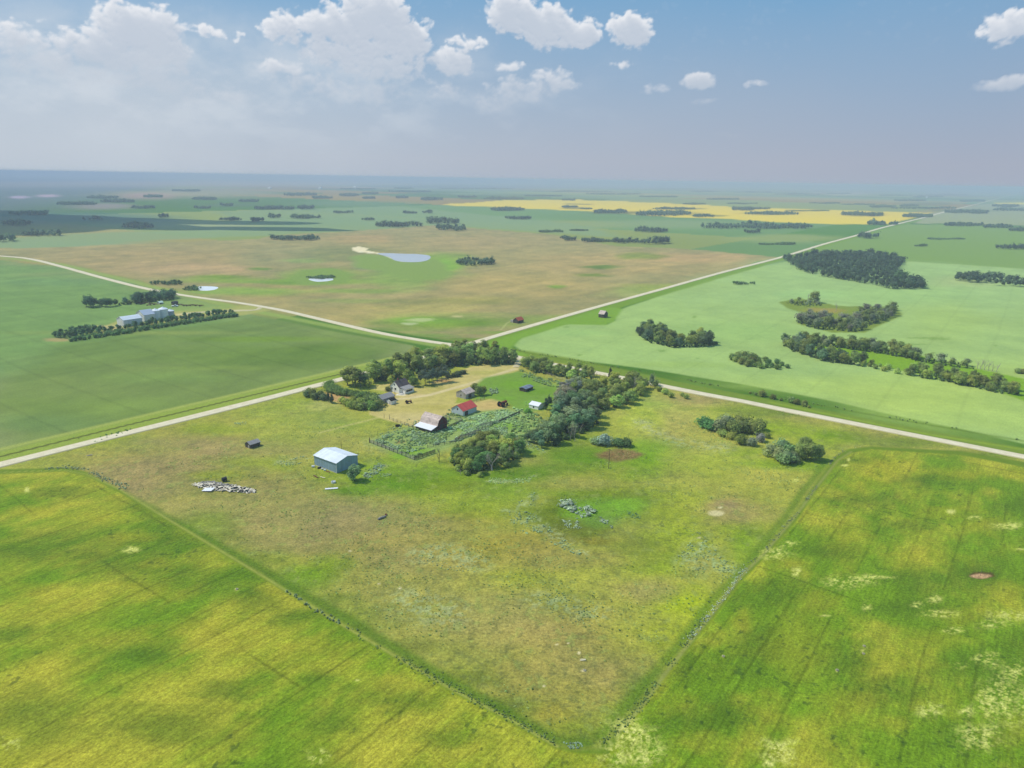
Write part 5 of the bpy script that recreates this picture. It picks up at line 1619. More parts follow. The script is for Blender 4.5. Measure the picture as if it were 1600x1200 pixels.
for i, (x, y) in enumerate([(658, 601.5), (665, 602), (671, 600), (677, 600), (684, 598.5), (690, 597.5), (697, 596), (663, 596), (674, 594), (685, 591), (694, 588)]):
    tree(G(x, y), rv.uniform(6.5, 8.5), 'pine', (0.117, 0.162, 0.110), '%s pine %s right of the farmhouse' % (ORD[i % 7], 'of the front row' if i < 7 else 'of the back row'), 'pines in two rows right of the farmhouse')
for i, (x, y, w_) in enumerate([(716, 585.5, 2.6), (724, 584, 2.6), (709, 589, 2.4), (716, 588.5, 2.2), (701, 590, 2.2)]):
    shrub(G(x, y), 2.8, SP, '%s dark low spruce bush from the right at the end of the pines' % ORD[i], 'dark bushes at the end of the pines', wide=w_ / 1.6)
# clipped caragana hedge
hp = [(513, 604), (516, 612), (530, 616), (548, 619), (566, 622), (580, 624), (588, 626)]
w = wd(hp)
rgh = np.random.default_rng(4)
pts_ = []
for i in range(len(w) - 1):
    L = np.hypot(*(w[i + 1] - w[i]))
    for t_ in np.arange(0, 1, 1.0 / max(2, L / .9)):
        pts_.append(w[i] * (1 - t_) + w[i + 1] * t_)


hpts = [p + rgh.normal(0, .7, 2) for p in pts_] + [p + np.array((.8, 1.6)) + rgh.normal(0, .6, 2) for p in pts_]
clump_stuff('hedge', hpts, (3.2, 4.2), (0.19, 0.29, 0.08), 'long clipped green hedge curving towards the garage', 'hedge', 'thing', nq=120, size=.07, seed=3, lobes=8)
for i, (x, y, h) in enumerate([(480, 620, 4.2), (488, 619, 4.8), (493, 624, 4.4), (501, 621, 4.6), (506, 625, 4.4), (483, 615.5, 4)]):
    shrub(G(x, y), h, DG if i % 2 else (0.183, 0.248, 0.104), '%s dark bush of the clump at the left tip of the yard' % ORD[i], 'bushes at the left tip of the yard')
tree(G(513, 628), 6.5, 'spruce', SP, 'narrow dark spruce, left of the two at the tip of the yard')
tree(G(518.5, 630), 6.0, 'spruce', SP, 'narrow dark spruce, right of the two at the tip of the yard')
for i, (x, y, h, c) in enumerate([(536, 630, 4.2, YG), (542, 634, 4.6, MG), (549, 637, 4.8, (0.287, 0.392, 0.091)), (557, 639, 4.8, MG), (564, 640, 4.6, DG), (553, 631, 4.4, YG), (563, 633, 4.6, MG), (572, 639, 4.4, OG), (574, 631, 5.0, DG), (580, 640, 5.2, (0.235, 0.365, 0.078)), (587, 640, 5.0, DG), (585, 632, 5.6, DG), (591, 636, 4.8, DG), (586, 626, 4.5, DG)]):
    shrub(G(x, y), h, c, '%s bush from the left in the thicket between yard and garage' % ORD[i], 'thicket left of the garage')
shrub(G(603, 634), 1.6, MG, 'low green shrub between garage and tiny white outbuilding')
for i, (x, y, h) in enumerate([(741, 614, 6.4), (748, 618, 6.6), (756, 617, 5.6)]):
    tree(G(x, y), h, 'willow', DG, '%s of three leafy trees from the left beside the plank shed' % ORD[i], 'leafy trees beside the plank shed', wide=.8)
# road bushes right of the driveway
grove([(817, 573), (838, 584), (861, 585), (862, 576), (840, 569), (822, 566)], 4.8, (6.0, 7.8), ['aspen', 'willow'], [DG, DG, MG], 'the driveway trees', 'trees right of the driveway', 12, wide=.9)
grove([(866, 587), (900, 595), (926, 594), (924, 584), (895, 578), (869, 577)], 5.2, (5.0, 6.6), ['willow', 'aspen'], [DG, MG, MG], 'the roadside row', 'low trees along the cross road', 13, wide=.95)
tree(G(953, 594), 9.5, 'spruce', (0.091, 0.104, 0.078), 'lone narrow dark spruce poking up before the cross road', wide=.75)
# the big mixed grove
grove([(918, 640), (945, 641), (985, 631), (1008, 614), (1006, 604), (980, 597), (945, 602), (912, 606), (895, 615), (915, 628)], 6.2, (6.5, 9.0), ['aspen', 'willow'], [DG, MG, MG, DG], 'the road grove', 'trees of the grove by the cross road', 14, wide=.95)
grove([(850, 690), (868, 696), (903, 682), (936, 664), (930, 647), (905, 632), (882, 632), (862, 652)], 6.3, (8.0, 11.5), ['aspen', 'aspen', 'poplar'], [(0.222, 0.326, 0.170), (0.248, 0.326, 0.183), (0.196, 0.313, 0.131)], 'the grey-green aspen grove', 'trees of the grey-green grove right of the white shed', 15, adj='grey-green', wide=1.0)
for i, (x, y, h) in enumerate([(824, 690, 4.5), (834, 692, 5.5), (843, 694, 6.5), (829, 684, 4), (846, 700, 4.5), (838, 684, 5)]):
    tree(G(x, y), h, 'aspen', (0.196, 0.287, 0.144), '%s small tree at the lower left fringe of the grey-green grove' % ORD[i], 'small trees fringing the grey-green grove')
tree(G(853, 640), 7.5, 'spruce', SP, 'dark spruce beside the white shed, left of the two', wide=1.1)
tree(G(858, 634), 7.0, 'spruce', SP, 'dark spruce beside the white shed, right of the two', wide=1.1)
grove([(862, 628), (880, 615), (900, 606), (912, 612), (895, 624), (872, 636)], 5.5, (6.5, 8.0), ['aspen'], [(0.261, 0.222, 0.196), (0.287, 0.287, 0.209), OG], 'the brownish copse', 'brownish trees behind the grove', 16, adj='purplish-grey')
shrub(G(825, 645), 2.6, (0.261, 0.496, 0.078), 'bright green bush below the white shed', wide=1.5)
# bushes on the cross road
for i, (x, y, h, c, d_) in enumerate([(1017, 606, 8.5, OG, 'tall thin grey poplar'), (1030, 611, 3.4, MG, 'green bush'), (1040, 616, 3.8, MG, 'green bush'), (1048, 621, 3.4, MG, 'green bush'), (1024, 603, 4.6, DG, 'dark bush'), (1072, 623, 3.0, MG, 'lone green bush'), (1066, 619, 2.4, MG, 'small green bush')]):
    if i == 0: tree(G(x, y), h, 'poplar', c, 'tall thin grey poplar at the right tip of the grove by the road', wide=.8)
    else: shrub(G(x, y), h, c, '%s, %s from the left along the cross road right of the grove' % (d_, ORD[i]), 'bushes along the near side of the cross road')
for i, (x, y, h) in enumerate([(1181, 617.5, 1.8), (1190, 619.5, 4.2), (1208, 623.5, 3.2), (1220, 626, 1.8), (1236, 629, 4.0), (1245, 631.5, 3.6), (1257, 634, 3.6), (1172, 615, 1.5), (1264, 637, 1.6)]):
    shrub(G(x, y), h, DG, '%s dark bush from the left on the far verge of the cross road' % ORD[[1, 2, 3, 4, 5, 6, 7, 0, 8][i]], 'dark bushes on the far verge of the cross road')
# thicket by the corral
grove([(708, 727), (722, 738), (745, 741), (765, 734), (797, 722), (816, 710), (806, 697), (765, 692), (735, 700), (712, 712)], 4.3, (5.6, 7.8), ['willow', 'aspen'], [MG, DG, (0.144, 0.261, 0.078)], 'the corral thicket', 'trees of the thicket right of the corral', 17, wide=.95)
for i, (x, y, h) in enumerate([(729, 742, 2.6), (750, 745, 2.2), (791, 730, 3.0), (715, 735, 2.8), (706, 722, 3.2), (806, 716, 3)]):
    shrub(G(x, y), h, MG, 'small bush at the foot of the corral thicket, %s' % ['under its near edge', 'at its nearest point', 'between the two bleached trees', 'at its near left corner', 'at its left end', 'at its right end'][i], 'small bushes round the corral thicket')
# lone trees and shrubs of the pasture
tree(G(554, 751), 7.2, 'willow', (0.235, 0.326, 0.144), 'lone round bush-like tree beside the blue steel shed', wide=.98)
for i, (x, y, h, c, lb, wd_) in enumerate([(944, 695, 6.0, (0.339, 0.392, 0.287), 'grey-leaved willow left of the smooth dark willow by the mud patch', 1.0), (930, 694, 3.6, (0.287, 0.392, 0.183), 'small grey-green shrub at the left of the pair by the mud patch', 1.2),
                                           (965, 696, 4.4, (0.144, 0.261, 0.091), 'smooth dark round willow right beside the mud patch', 1.25), (979, 697, 4.2, (0.144, 0.261, 0.091), 'smooth dark round willow, right end of the island by the mud patch', 1.25)]):
    shrub(G(x, y), h, c, lb, wide=wd_)
g10 = [(1102, 667, 4.0, (0.157, 0.326, 0.091), 1.5), (1112, 671, 4.0, (0.157, 0.313, 0.091), 1.3), (1125, 673, 5.2, OG, 1), (1134, 668, 5.4, OG, 1), (1143, 676, 5.2, DG, 1), (1152, 668, 5.4, DG, 1), (1160, 676, 5.2, (0.209, 0.287, 0.104), 1), (1168, 670, 5, DG, 1), (1178, 677, 5.2, DG, 1), (1187, 672, 4.6, DG, 1), (1128, 681, 2.6, MG, 1.4), (1144, 686, 2.6, MG, 1.4)]
for i, (x, y, h, c, wd_) in enumerate(g10):
    shrub(G(x, y), h * 1.35, c, '%s bush from the left in the upper part of the right pasture clump' % ORD[i], 'bushes of the upper right pasture clump', wide=wd_)
for i, (x, y, h, c, lb) in enumerate([(1158, 694, 5.0, YG, 'rounded yellow-green shrub at the front of the upper right pasture clump'), (1174, 696, 4.6, (0.313, 0.365, 0.235), 'grey-green shrub with a bare arching stem, front of the right pasture clump'), (1188, 690, 4.4, (0.418, 0.392, 0.339), 'pale grey shrub joining the two parts of the right pasture clump'), (1198, 684, 3.2, MG, 'small green shrub right of the pale grey shrub in the pasture clump')]):
    shrub(G(x, y), h, c, lb)
for i, (x, y, h, c) in enumerate([(1205, 712, 4.4, (0.320, 0.320, 0.225)), (1216, 718, 4.8, (0.357, 0.357, 0.244)), (1228, 724, 5.0, (0.338, 0.357, 0.207)), (1222, 706, 5.0, (0.320, 0.338, 0.207)), (1236, 712, 4.6, (0.244, 0.282, 0.132)), (1240, 722, 3.8, (0.357, 0.320, 0.225))]):
    shrub(G(x, y), h * 1.35, (c[0] * .9, c[1] * 1.15, c[2] * .8), '%s pale lichen-grey shrub of the lowest pasture clump' % ORD[i], 'pale shrubs of the lower right pasture clump')
for i, (x, y, h) in enumerate([(1250, 718, 6.2), (1262, 719, 7.0), (1274, 718, 6.0), (1256, 709, 6.6)]):
    tree(G(x, y), h * 1.32, 'willow', (0.352, 0.418, 0.117), '%s yellow-green willow at the right end of the lowest pasture clump' % ORD[i], 'yellow-green willows of the lower right pasture clump', wide=.85)

# bluffs in the pale green crop
grove([(998, 524), (1016, 536), (1050, 543), (1090, 543), (1122, 539), (1112, 533), (1082, 531), (1062, 533), (1046, 527), (1038, 518), (1005, 512)], 6.2, (7.5, 10), ['aspen', 'willow'], [DG, DG, (0.144, 0.209, 0.104)], 'the crescent-shaped bluff', 'trees of the crescent-shaped bluff', 21, wide=.9)
pts = sample([(1142, 562), (1165, 572), (1200, 577.5), (1236, 577), (1222, 570), (1190, 563), (1160, 556)], 4.2, 22)
for i, p in enumerate(sorted(pts, key=lambda p: p[0] / p[1])):
    f = i / max(1, len(pts) - 1)
    shrub(p, rv.uniform(3.6, 6.2) if f < .45 else rv.uniform(2.8, 4.2), DG if f < .45 else (0.196, 0.313, 0.091), '%s of the small oval bluff, %s from its left tip' % (('tall dark bush' if f < .45 else 'low green bush'), ORD2[min(i, 39)]), 'bushes of the small oval bluff')
grove([(1246, 504), (1268, 513), (1330, 519), (1345, 518), (1362, 507), (1400, 492), (1396, 484), (1370, 484), (1345, 490), (1335, 503), (1300, 501), (1285, 496), (1262, 495)], 7.0, (6.0, 9.5), ['aspen', 'willow'], [DG, OG, DG, BR], 'the ring-shaped bluff', 'trees of the ring-shaped bluff', 23, wide=.9, stuff=True)
grove([(1226, 473), (1250, 478.5), (1284, 478), (1283, 472), (1250, 470)], 7.0, (3.5, 5.5), ['willow'], [DG, OG], 'the smallest bluff', 'trees of the small bluff above the ring-shaped one', 24, stuff=True)
tree(G(1272, 473), 12, 'aspen', DG, 'tall aspen with pale dead tops above the small far-left bluff')
grove([(1224, 541), (1262, 532), (1290, 535), (1350, 540), (1410, 549), (1430, 558), (1427, 562), (1400, 557), (1340, 547), (1280, 541), (1236, 545)], 6.0, (6.0, 8.6), ['aspen', 'willow'], [DG, DG, OG], 'the long bluff\'s upper row', 'trees of the upper row of the long bluff', 25, wide=.9)
grove([(1430, 560), (1465, 564), (1500, 569), (1525, 575), (1520, 578), (1480, 572), (1430, 565)], 6.5, (5.0, 7.5), ['aspen'], [DG, OG], 'the thin upper row', 'trees of the thin upper row of the long bluff', 26, wide=.85, stuff=True)
grove([(1222, 540), (1240, 550), (1300, 567), (1345, 571), (1352, 565), (1310, 558), (1260, 547), (1232, 536)], 6.0, (6.0, 8.8), ['aspen', 'willow'], [DG, DG, (0.157, 0.222, 0.104)], 'the long bluff\'s lower row', 'trees of the lower row of the long bluff', 27, wide=.9)
pts = sample([(1345, 572), (1415, 588), (1422, 582), (1355, 566)], 4.6, 28)
for i, p in enumerate(sorted(pts, key=lambda p: p[0] / p[1])):
    shrub(p, rv.uniform(2.0, 3.6), MG, 'low green bush, %s from the left in the gap of the long bluff\'s lower row' % ORD2[min(i, 37)], 'low bushes in the gap of the long bluff')
grove([(1420, 587), (1470, 595), (1520, 606), (1562, 615), (1592, 618), (1583, 608), (1530, 594), (1470, 582), (1428, 579)], 6.2, (6.0, 8.4), ['aspen', 'willow'], [DG, DG, MG], 'the lowest row', 'trees of the lower right row of the long bluff', 29, wide=.9)
for i, (x, y, h) in enumerate([(1590, 583, 4), (1598, 584, 4)]):
    shrub(G(x, y), h, DG, ('left' if i == 0 else 'right') + ' dark bush at the picture\'s right edge behind the long bluff', 'dark bushes behind the long bluff')

# tree row behind the grain yard
for i, (x, y, h) in enumerate([(135, 479, 10), (142, 480, 11), (147, 479, 9), (153, 477, 5), (160, 479, 7.5), (166, 479.5, 8.5), (173, 479, 7.5), (181, 477.5, 6)]):
    tree(G(x, y), h, 'aspen', (0.104, 0.196, 0.104), '%s tree from the left in the gappy row behind the grain yard' % ORD[i], 'trees of the gappy row behind the grain yard', wide=1.1)
grove([(183, 477), (215, 475), (245, 471), (271, 468), (272, 464), (245, 465), (215, 469)], 6.5, (7, 10), ['aspen', 'poplar'], [(0.104, 0.196, 0.110)], 'the grain-yard row', 'trees of the dense row behind the grain yard', 31, stuff=True)
import os
if os.environ.get('DBG'): print('TREES', NTREE[0])

# ---- masses that nobody could count: shelterbelt rows, big far woods, ground cover
rows_ = []
clump_stuff('shelterbelt', sample([(110, 534.5), (160, 527), (262, 511), (372, 494.5), (368, 491.5), (262, 507), (160, 522.5), (112, 530)], 2.6, 40), (2.4, 3.6), (0.144, 0.261, 0.099), 'dense outer bush row of the shelterbelt below the grain yard', 'shelterbelt', nq=50, seed=5)
clump_stuff('shelterbelt', sample([(80, 526), (108, 530), (160, 521), (262, 505.5), (366, 490), (360, 487.5), (300, 495), (250, 503), (196, 513), (130, 518), (100, 520)], 3.4, 41), (3.0, 5.6), (0.110, 0.203, 0.099), 'taller inner tree rows of the shelterbelt below the grain yard', 'shelterbelt', nq=60, seed=6, rx=.40, shape='tall', z0=.05, lr=.2)


def far_wood(name, pts, hr, color, label, seed, nq=46):
    if not len(pts): return
    P_ = np.array(pts)
    L_ = max(30.0, float(np.ptp(P_[:, 0])) / 7)
    f = fbm(P_[:, 0] / L_, P_[:, 1] / L_, seed, 3)
    keep = f > np.quantile(f, .06 if len(P_) > 100 else .12)
    if keep.sum() > 3:
        P_, f = P_[keep], f[keep]
    g = (f - f.min()) / max(1e-6, np.ptp(f))
    rq = np.random.default_rng(seed)
    hh_ = (hr[0] + (hr[1] - hr[0]) * .5) * (.68 + .5 * g) * rq.uniform(.75, 1.25, len(P_))
    clump_stuff(name, P_, hh_, color, label, 'wood', nq=nq, size=.10, rx=.42, z0=.02, seed=seed, lobes=7, shape='round', lr=.24, varc=.4)
    return
    clump_stuff(name, pts, hr, color, label, 'wood', nq=nq, size=.10, rx=.42, z0=.02, seed=seed, lobes=7, shape='round', lr=.24)


far_wood('wood', sample([(1228, 407), (1245, 420), (1268, 430), (1338, 441), (1395, 452), (1446, 451), (1432, 443), (1405, 434), (1402, 420), (1413, 408), (1395, 403), (1350, 398), (1290, 398)], 6.8, 50), (8, 12), (0.104, 0.162, 0.094), 'large ragged wood beside the far road in the pale green crop', 50, 60)
far_wood('wood', sample([(1402, 432), (1422, 438), (1446, 450), (1425, 452), (1398, 451)], 8, 51), (9, 12), (0.104, 0.196, 0.078), 'greener tip of the large ragged wood', 51, 60)
far_wood('wood', sample([(1490, 438), (1530, 444), (1640, 452), (1660, 446), (1560, 437), (1500, 434)], 7, 52), (8, 11.5), (0.104, 0.162, 0.094), 'long dark wood cut by the right edge of the picture', 52, 60)

FW = [  # px, py of the foot's middle, full width, depth in px, mean height
    (8, 376, 30, 5, 12), (66, 368, 62, 4, 10), (28, 352, 40, 3, 12), (46, 336, 60, 4, 12), (216, 356, 48, 4, 10), (185, 316, 52, 2.4, 12), (160, 310, 50, 2, 12), (320, 312, 36, 2, 12), (388, 315.5, 30, 1.6, 12),
    (428, 327, 60, 3, 12), (478, 326, 26, 3, 12), (362, 344.5, 36, 2, 9), (403, 346, 20, 3, 11), (428, 340.5, 20, 2, 11), (478, 341, 46, 3, 10), (462, 374.5, 80, 3, 9), (468, 305, 52, 3, 14), (290, 299, 44, 1.5, 14), (316, 326, 24, 1.2, 10), (256, 340, 16, 1.5, 10), (355, 322, 18, 1.6, 12),
    (625, 353.5, 72, 3, 10), (694, 348.5, 50, 4.5, 14), (694, 359, 22, 3.5, 13), (718, 360, 20, 3.5, 12), (741, 411, 58, 8, 7), (794, 329, 48, 3.2, 12), (810, 342, 38, 2.4, 9), (668, 333, 14, 1.5, 12), (640, 333.5, 24, 1.2, 8), (545, 306, 30, 2, 14), (578, 303, 24, 1.5, 14), (675, 312.5, 34, 2.5, 14), (630, 295, 30, 1, 14),
    (745, 295.5, 120, 1, 14), (787, 311.5, 66, 2.5, 14), (730, 308.5, 28, 1, 12), (576, 310.5, 20, 1, 12), (505, 310.5, 30, 1.5, 14), (628, 309.5, 20, 1, 12), (860, 363, 38, 1.5, 5), (890, 376, 18, 2, 7), (938, 378, 60, 2, 7), (985, 379, 50, 3, 9), (1024, 380, 44, 4, 12), (885, 373, 20, 1.5, 6), (1018, 361.5, 54, 3.5, 9), (905, 360.5, 30, 1.5, 4),
    (1181, 356.5, 158, 4.5, 13), (1175, 364, 24, 2, 9), (1213, 382, 56, 2, 4), (953, 333, 50, 2.5, 13), (1037, 336, 90, 4, 14), (1100, 339, 34, 1.5, 10), (890, 324, 26, 1.2, 8), (916, 327, 20, 1, 8), (1053, 327, 66, 1.5, 9), (1085, 319.5, 38, 1.2, 9), (1160, 328, 32, 3, 14), (1206, 335, 88, 2.5, 11), (1190, 327, 26, 1, 10), (1335, 336, 40, 2.5, 12), (1362, 337, 34, 2.5, 12), (1262, 330, 66, 1.2, 5),
    (1100, 300, 44, 2, 14), (1175, 301, 60, 1.5, 14), (1250, 304, 85, 2.5, 14), (1312, 303, 40, 1.5, 14), (1290, 318, 50, 1.5, 8), (888, 313.5, 20, 1, 12), (1160, 318.5, 50, 1.5, 7), (1163, 444, 34, 2.5, 3.2), (1356, 371.5, 30, 3, 12), (1230, 407, 12, 2, 9), (1478, 374, 60, 1.8, 3.5), (1440, 338.5, 34, 2.5, 9), (1362, 351, 12, 2.5, 12), (1376, 351.5, 16, 2, 10), (1396, 350.5, 14, 1.5, 9), (1428, 339, 38, 2.5, 10),
    (1505, 352.5, 60, 2, 9), (1560, 356, 50, 3, 11), (1590, 360.5, 34, 2, 10), (1585, 388.5, 56, 3, 9), (1438, 385, 20, 1.5, 4), (1530, 333.5, 26, 2, 14), (1505, 332, 60, 3.5, 13), (1440, 326, 100, 2, 10), (1420, 314, 50, 2.4, 14), (1450, 308, 50, 2.6, 14), (1480, 305, 70, 2.5, 14), (1400, 306, 50, 1.5, 14), (1380, 324, 40, 2.4, 12), (1420, 322, 30, 1.5, 10), (1520, 315, 40, 1.5, 14), (1570, 323, 40, 3, 14), (1580, 329, 60, 3, 13),
    (260, 444.5, 54, 3, 4), (300, 453, 30, 4.0, 3.6), (500, 434, 46, 4, 2.8), (1425, 295, 160, 1, 14), (900, 300, 120, 1.2, 14), (960, 304, 90, 1.4, 14), (640, 300, 70, 1, 14), (1030, 308, 60, 1.5, 12), (850, 307, 60, 1, 12), (560, 296, 60, 1, 14), (120, 320, 60, 2, 12), (240, 308, 30, 1.6, 12), (222, 326, 40, 1.2, 10), (145, 344, 30, 1, 10), (575, 344, 20, 1, 7), (537, 333, 30, 1.2, 8), (1130, 312, 50, 1.2, 12), (1060, 296, 70, 1, 14), (960, 378, 90, 1.2, 5), (1340, 320, 60, 1, 8)]
fw_names = []
for i, (x, y, w_, dp, hh) in enumerate(FW):
    rr = random.Random(i + 500)
    c = G(x, y); D = float(np.hypot(*c))
    k = 12
    outl = []
    for j in range(k):
        a = 2 * math.pi * j / k
        m = rr.uniform(.45, 1.25)
        outl.append((x + math.cos(a) * w_ / 2 * (m * .2 + .85), y + math.sin(a) * dp / 2 * m * 1.15))
    # wanted count from area; spacing grows with distance
    wv = wd(outl)
    area = abs(sum(wv[j][0] * wv[(j + 1) % k][1] - wv[(j + 1) % k][0] * wv[j][1] for j in range(k))) / 2
    sp = max(hh * .62, math.sqrt(area / 260))
    pts = sample(outl, sp, i + 700, 320)
    if len(pts) < 3:
        a_, b_ = G(x - w_ / 2, y), G(x + w_ / 2, y)
        nn_ = int(max(4, w_ * 1.2)); pts = [a_ + (b_ - a_) * (j / nn_) + np.array((0, rr.uniform(0, 20))) for j in range(nn_)]
    ang = 'left' if x < 530 else ('middle' if x < 1070 else 'right')
    dd_ = 'horizon' if y < 315 else ('far plain' if y < 345 else 'plain beyond the fields')
    size_ = 'long' if w_ > 55 else ('small' if w_ < 28 else 'medium')
    tall = 'low bushy' if hh < 6 else ('dark leafy' if y > 340 else 'hazy blue')
    # the label names its place by the things nearest to it
    if 690 < x < 1460 and 312 < y < 352: near_ = 'in or beside the yellow canola'
    elif y > 400: near_ = 'beside the ponds of the brown pasture' if x < 1000 else 'in the pale green crop'
    elif x > 1460: near_ = 'right of the far road'
    elif x < 330: near_ = 'above the left dirt road'
    else: near_ = 'beyond the brown pasture'
    fw_names.append((y, x, size_, tall, near_, pts, hh, i))
seen_ = {}
for (y, x, size_, tall, near_, pts, hh, i) in sorted(fw_names, key=lambda r: (r[4], -r[0])):
    key = (size_, tall, near_)
    seen_.setdefault(key, []).append((y, x, pts, hh, i))
for (size_, tall, near_), lst in seen_.items():
    lst.sort(key=lambda r: r[1])
    for n_i, (y, x, pts, hh, i) in enumerate(lst):
        o_ = ORD[n_i] if n_i < len(ORD) else str(n_i + 1) + 'th'
        lb = '%s %s wood %s' % (size_, tall, near_) + ('' if len(lst) == 1 else ', %s of these from the left' % o_)
        far_wood('wood' if hh >= 6 else 'brush', pts, (hh * .8, hh * 1.2), (.125, .195, .115) if hh >= 6 else (.15, .24, .10), lb, i + 60, 34 if y < 345 else 44)

# white farm buildings at the horizon: a few bins and roofs
for i, (x, y, s_) in enumerate([(422, 295.5, 26), (501, 295.5, 30), (556, 294, 34), (1450, 309.5, 22)]):
    t, Lx, Ly, roof = gable_building('distant_barn', '%s tiny white barn from the left near the horizon' % ORD[i], 'barn', (x, y), (x - 1, y), (x + 1, y), s_ * .4, s_ * .2, 'x', M_white, M_sheetw, .3, dims=(s_, s_ * .6))
    MB().box(.01, s_ * .1, 0, .2, s_ * .3, s_ * .25).obj('door', M_door, t)

# silvery wolf-willow and sage, weeds, brush lines
def patch(poly, sp, hr, color, name, label, seed, **kw):
    p_ = sample(poly, sp, seed)
    # thin it by a noise so that it comes in drifts
    P_ = np.array(p_)
    dn = kw.pop('drift', .42)
    f = fbm(P_[:, 0] / 5, P_[:, 1] / 5, seed, 2)
    p_ = P_[f > dn]
    if len(p_):
        clump_stuff(name, p_, hr[0] * .4 + (hr[1] * .62 - hr[0] * .4) * np.random.default_rng(seed).random(len(p_)) ** 1.8, color, label, 'shrubs', seed=seed, nq=kw.pop('nq', 26), size=.17, rx=.7, lobes=6, wide=1.75, **kw)


SIL = (0.46, 0.60, 0.34)
patch([(585, 690), (602, 681), (640, 672), (668, 678), (706, 668), (712, 676), (694, 690), (668, 700), (650, 704), (630, 708), (600, 698)], 0.84, (.7, 1.5), SIL, 'wolf_willow', 'silvery shrubs filling the corral below the barn', 60, drift=.40)
patch([(715, 661), (742, 650), (775, 645), (812, 640), (808, 648), (780, 660), (752, 668), (735, 664), (722, 672), (700, 676), (700, 668)], 0.73, (.8, 1.6), SIL, 'wolf_willow', 'dense silvery shrubs right of the barn and red roof', 61, drift=.36)
patch([(735, 668), (750, 666), (790, 668), (800, 672), (812, 690), (800, 692), (780, 676), (750, 676), (735, 682), (715, 690), (705, 690)], 0.78, (.7, 1.4), SIL, 'wolf_willow', 'silvery shrubs behind the corral thicket', 62, drift=.40)
patch([(814, 690), (822, 690), (850, 704), (840, 708), (815, 702)], 0.90, (.5, 1.1), SIL, 'wolf_willow', 'silvery shrubs between the thicket and the grey-green grove', 63, drift=.42)
patch([(869, 788), (882, 779), (892, 784), (896, 793), (925, 795), (930, 800), (922, 808), (900, 812), (884, 812), (872, 800)], 1.25, (1.1, 2.3), (.58, .68, .50), 'wolf_willow', 'bluish silver shrubs in the round green hollow of the pasture', 64, drift=.45)
patch([(880, 813), (902, 815), (910, 826), (890, 826), (881, 820)], 0.56, (.4, .8), (.58, .68, .50), 'wolf_willow', 'small silver shrubs at the lower left of the green hollow', 65, drift=.4)
patch([(938, 808), (958, 818), (956, 826), (946, 826), (940, 815)], 0.62, (.6, 1.0), (.58, .68, .50), 'wolf_willow', 'tiny cluster of silver shrubs on the right of the green hollow', 66, drift=.35)
patch([(980, 798), (1002, 806), (998, 812), (985, 808)], 0.62, (.4, .8), (0.306, 0.540, 0.252), 'wolf_willow', 'pale green shrubs at the right rim of the green hollow', 67, drift=.3)
patch([(792, 795), (812, 784), (838, 768), (836, 780), (828, 796), (850, 812), (866, 832), (890, 850), (912, 864), (905, 868), (880, 858), (850, 842), (820, 836), (800, 818)], 0.73, (.3, .8), (0.444, 0.574, 0.313), 'sagebrush', 'curving band of grey sage left of the green hollow', 68, drift=.44)
patch([(757, 745), (800, 750), (836, 742), (830, 752), (800, 758), (770, 756)], 0.78, (.35, .7), (0.548, 0.700, 0.365), 'sagebrush', 'pale sage below the bleached dead trees', 69, drift=.42)
patch([(1056, 872), (1072, 860), (1085, 828), (1098, 826), (1104, 845), (1130, 870), (1160, 890), (1150, 905), (1110, 900), (1070, 885)], 0.73, (.25, .65), (0.392, 0.496, 0.261), 'sagebrush', 'grey sage patch near the right fence of the pasture', 70, drift=.40)
patch([(640, 860), (700, 850), (740, 866), (760, 880), (740, 895), (700, 890), (650, 880)], 0.84, (.2, .5), (0.418, 0.522, 0.287), 'sagebrush', 'sparse grey sage in the middle of the pasture', 71, drift=.42)
patch([(838, 930), (870, 925), (930, 940), (940, 965), (900, 975), (850, 955)], 0.73, (.2, .5), (0.313, 0.444, 0.209), 'sagebrush', 'sparse greenish sage in the lower pasture', 72, drift=.42)
patch([(567, 744), (580, 730), (596, 722), (602, 728), (592, 738), (575, 748)], 0.68, (.5, 1.0), (0.496, 0.626, 0.444), 'wolf_willow', 'silvery shrub strip right of the lone tree by the steel shed', 73, drift=.3)
patch([(592, 740), (612, 740), (610, 744), (594, 745)], 0.68, (.4, .7), SIL, 'wolf_willow', 'short silver strip in the bright grass below the corral', 74, drift=.3)
patch([(437, 722), (462, 715), (480, 712), (470, 724), (448, 728)], 0.84, (.3, .7), (0.496, 0.626, 0.392), 'sagebrush', 'pale sage left of the steel shed', 75, drift=.42)
patch([(364, 660), (386, 659), (385, 663), (366, 663)], 0.90, (.4, .8), (0.496, 0.626, 0.392), 'sagebrush', 'small sage tuft row above the tiny hut', 76, drift=.3)
patch([(404, 698), (430, 704), (425, 710), (404, 704)], 0.90, (.3, .6), (0.496, 0.626, 0.392), 'sagebrush', 'sage trailing right from the tiny hut', 77, drift=.4)
patch([(810, 580), (830, 588), (856, 594), (854, 598), (825, 592), (808, 585)], 1.01, (.5, 1.0), SIL, 'wolf_willow', 'silvery shrubs along the top of the green paddock', 78, drift=.42)
patch([(764, 607), (776, 606), (778, 614), (768, 616)], 0.78, (.8, 1.5), SIL, 'wolf_willow', 'silver shrub clump right of the leafy trees by the plank shed', 79, drift=.3)
patch([(816, 628), (838, 625), (836, 634), (820, 634)], 0.90, (.4, .9), (0.392, 0.574, 0.261), 'weeds', 'pale weeds left of the white shed', 80, drift=.42)
patch([(1090, 664), (1130, 685), (1150, 696), (1140, 700), (1105, 682)], 1.01, (.3, .6), (0.418, 0.626, 0.183), 'weeds', 'weeds along the lower edge of the right pasture clump', 81, drift=.40)
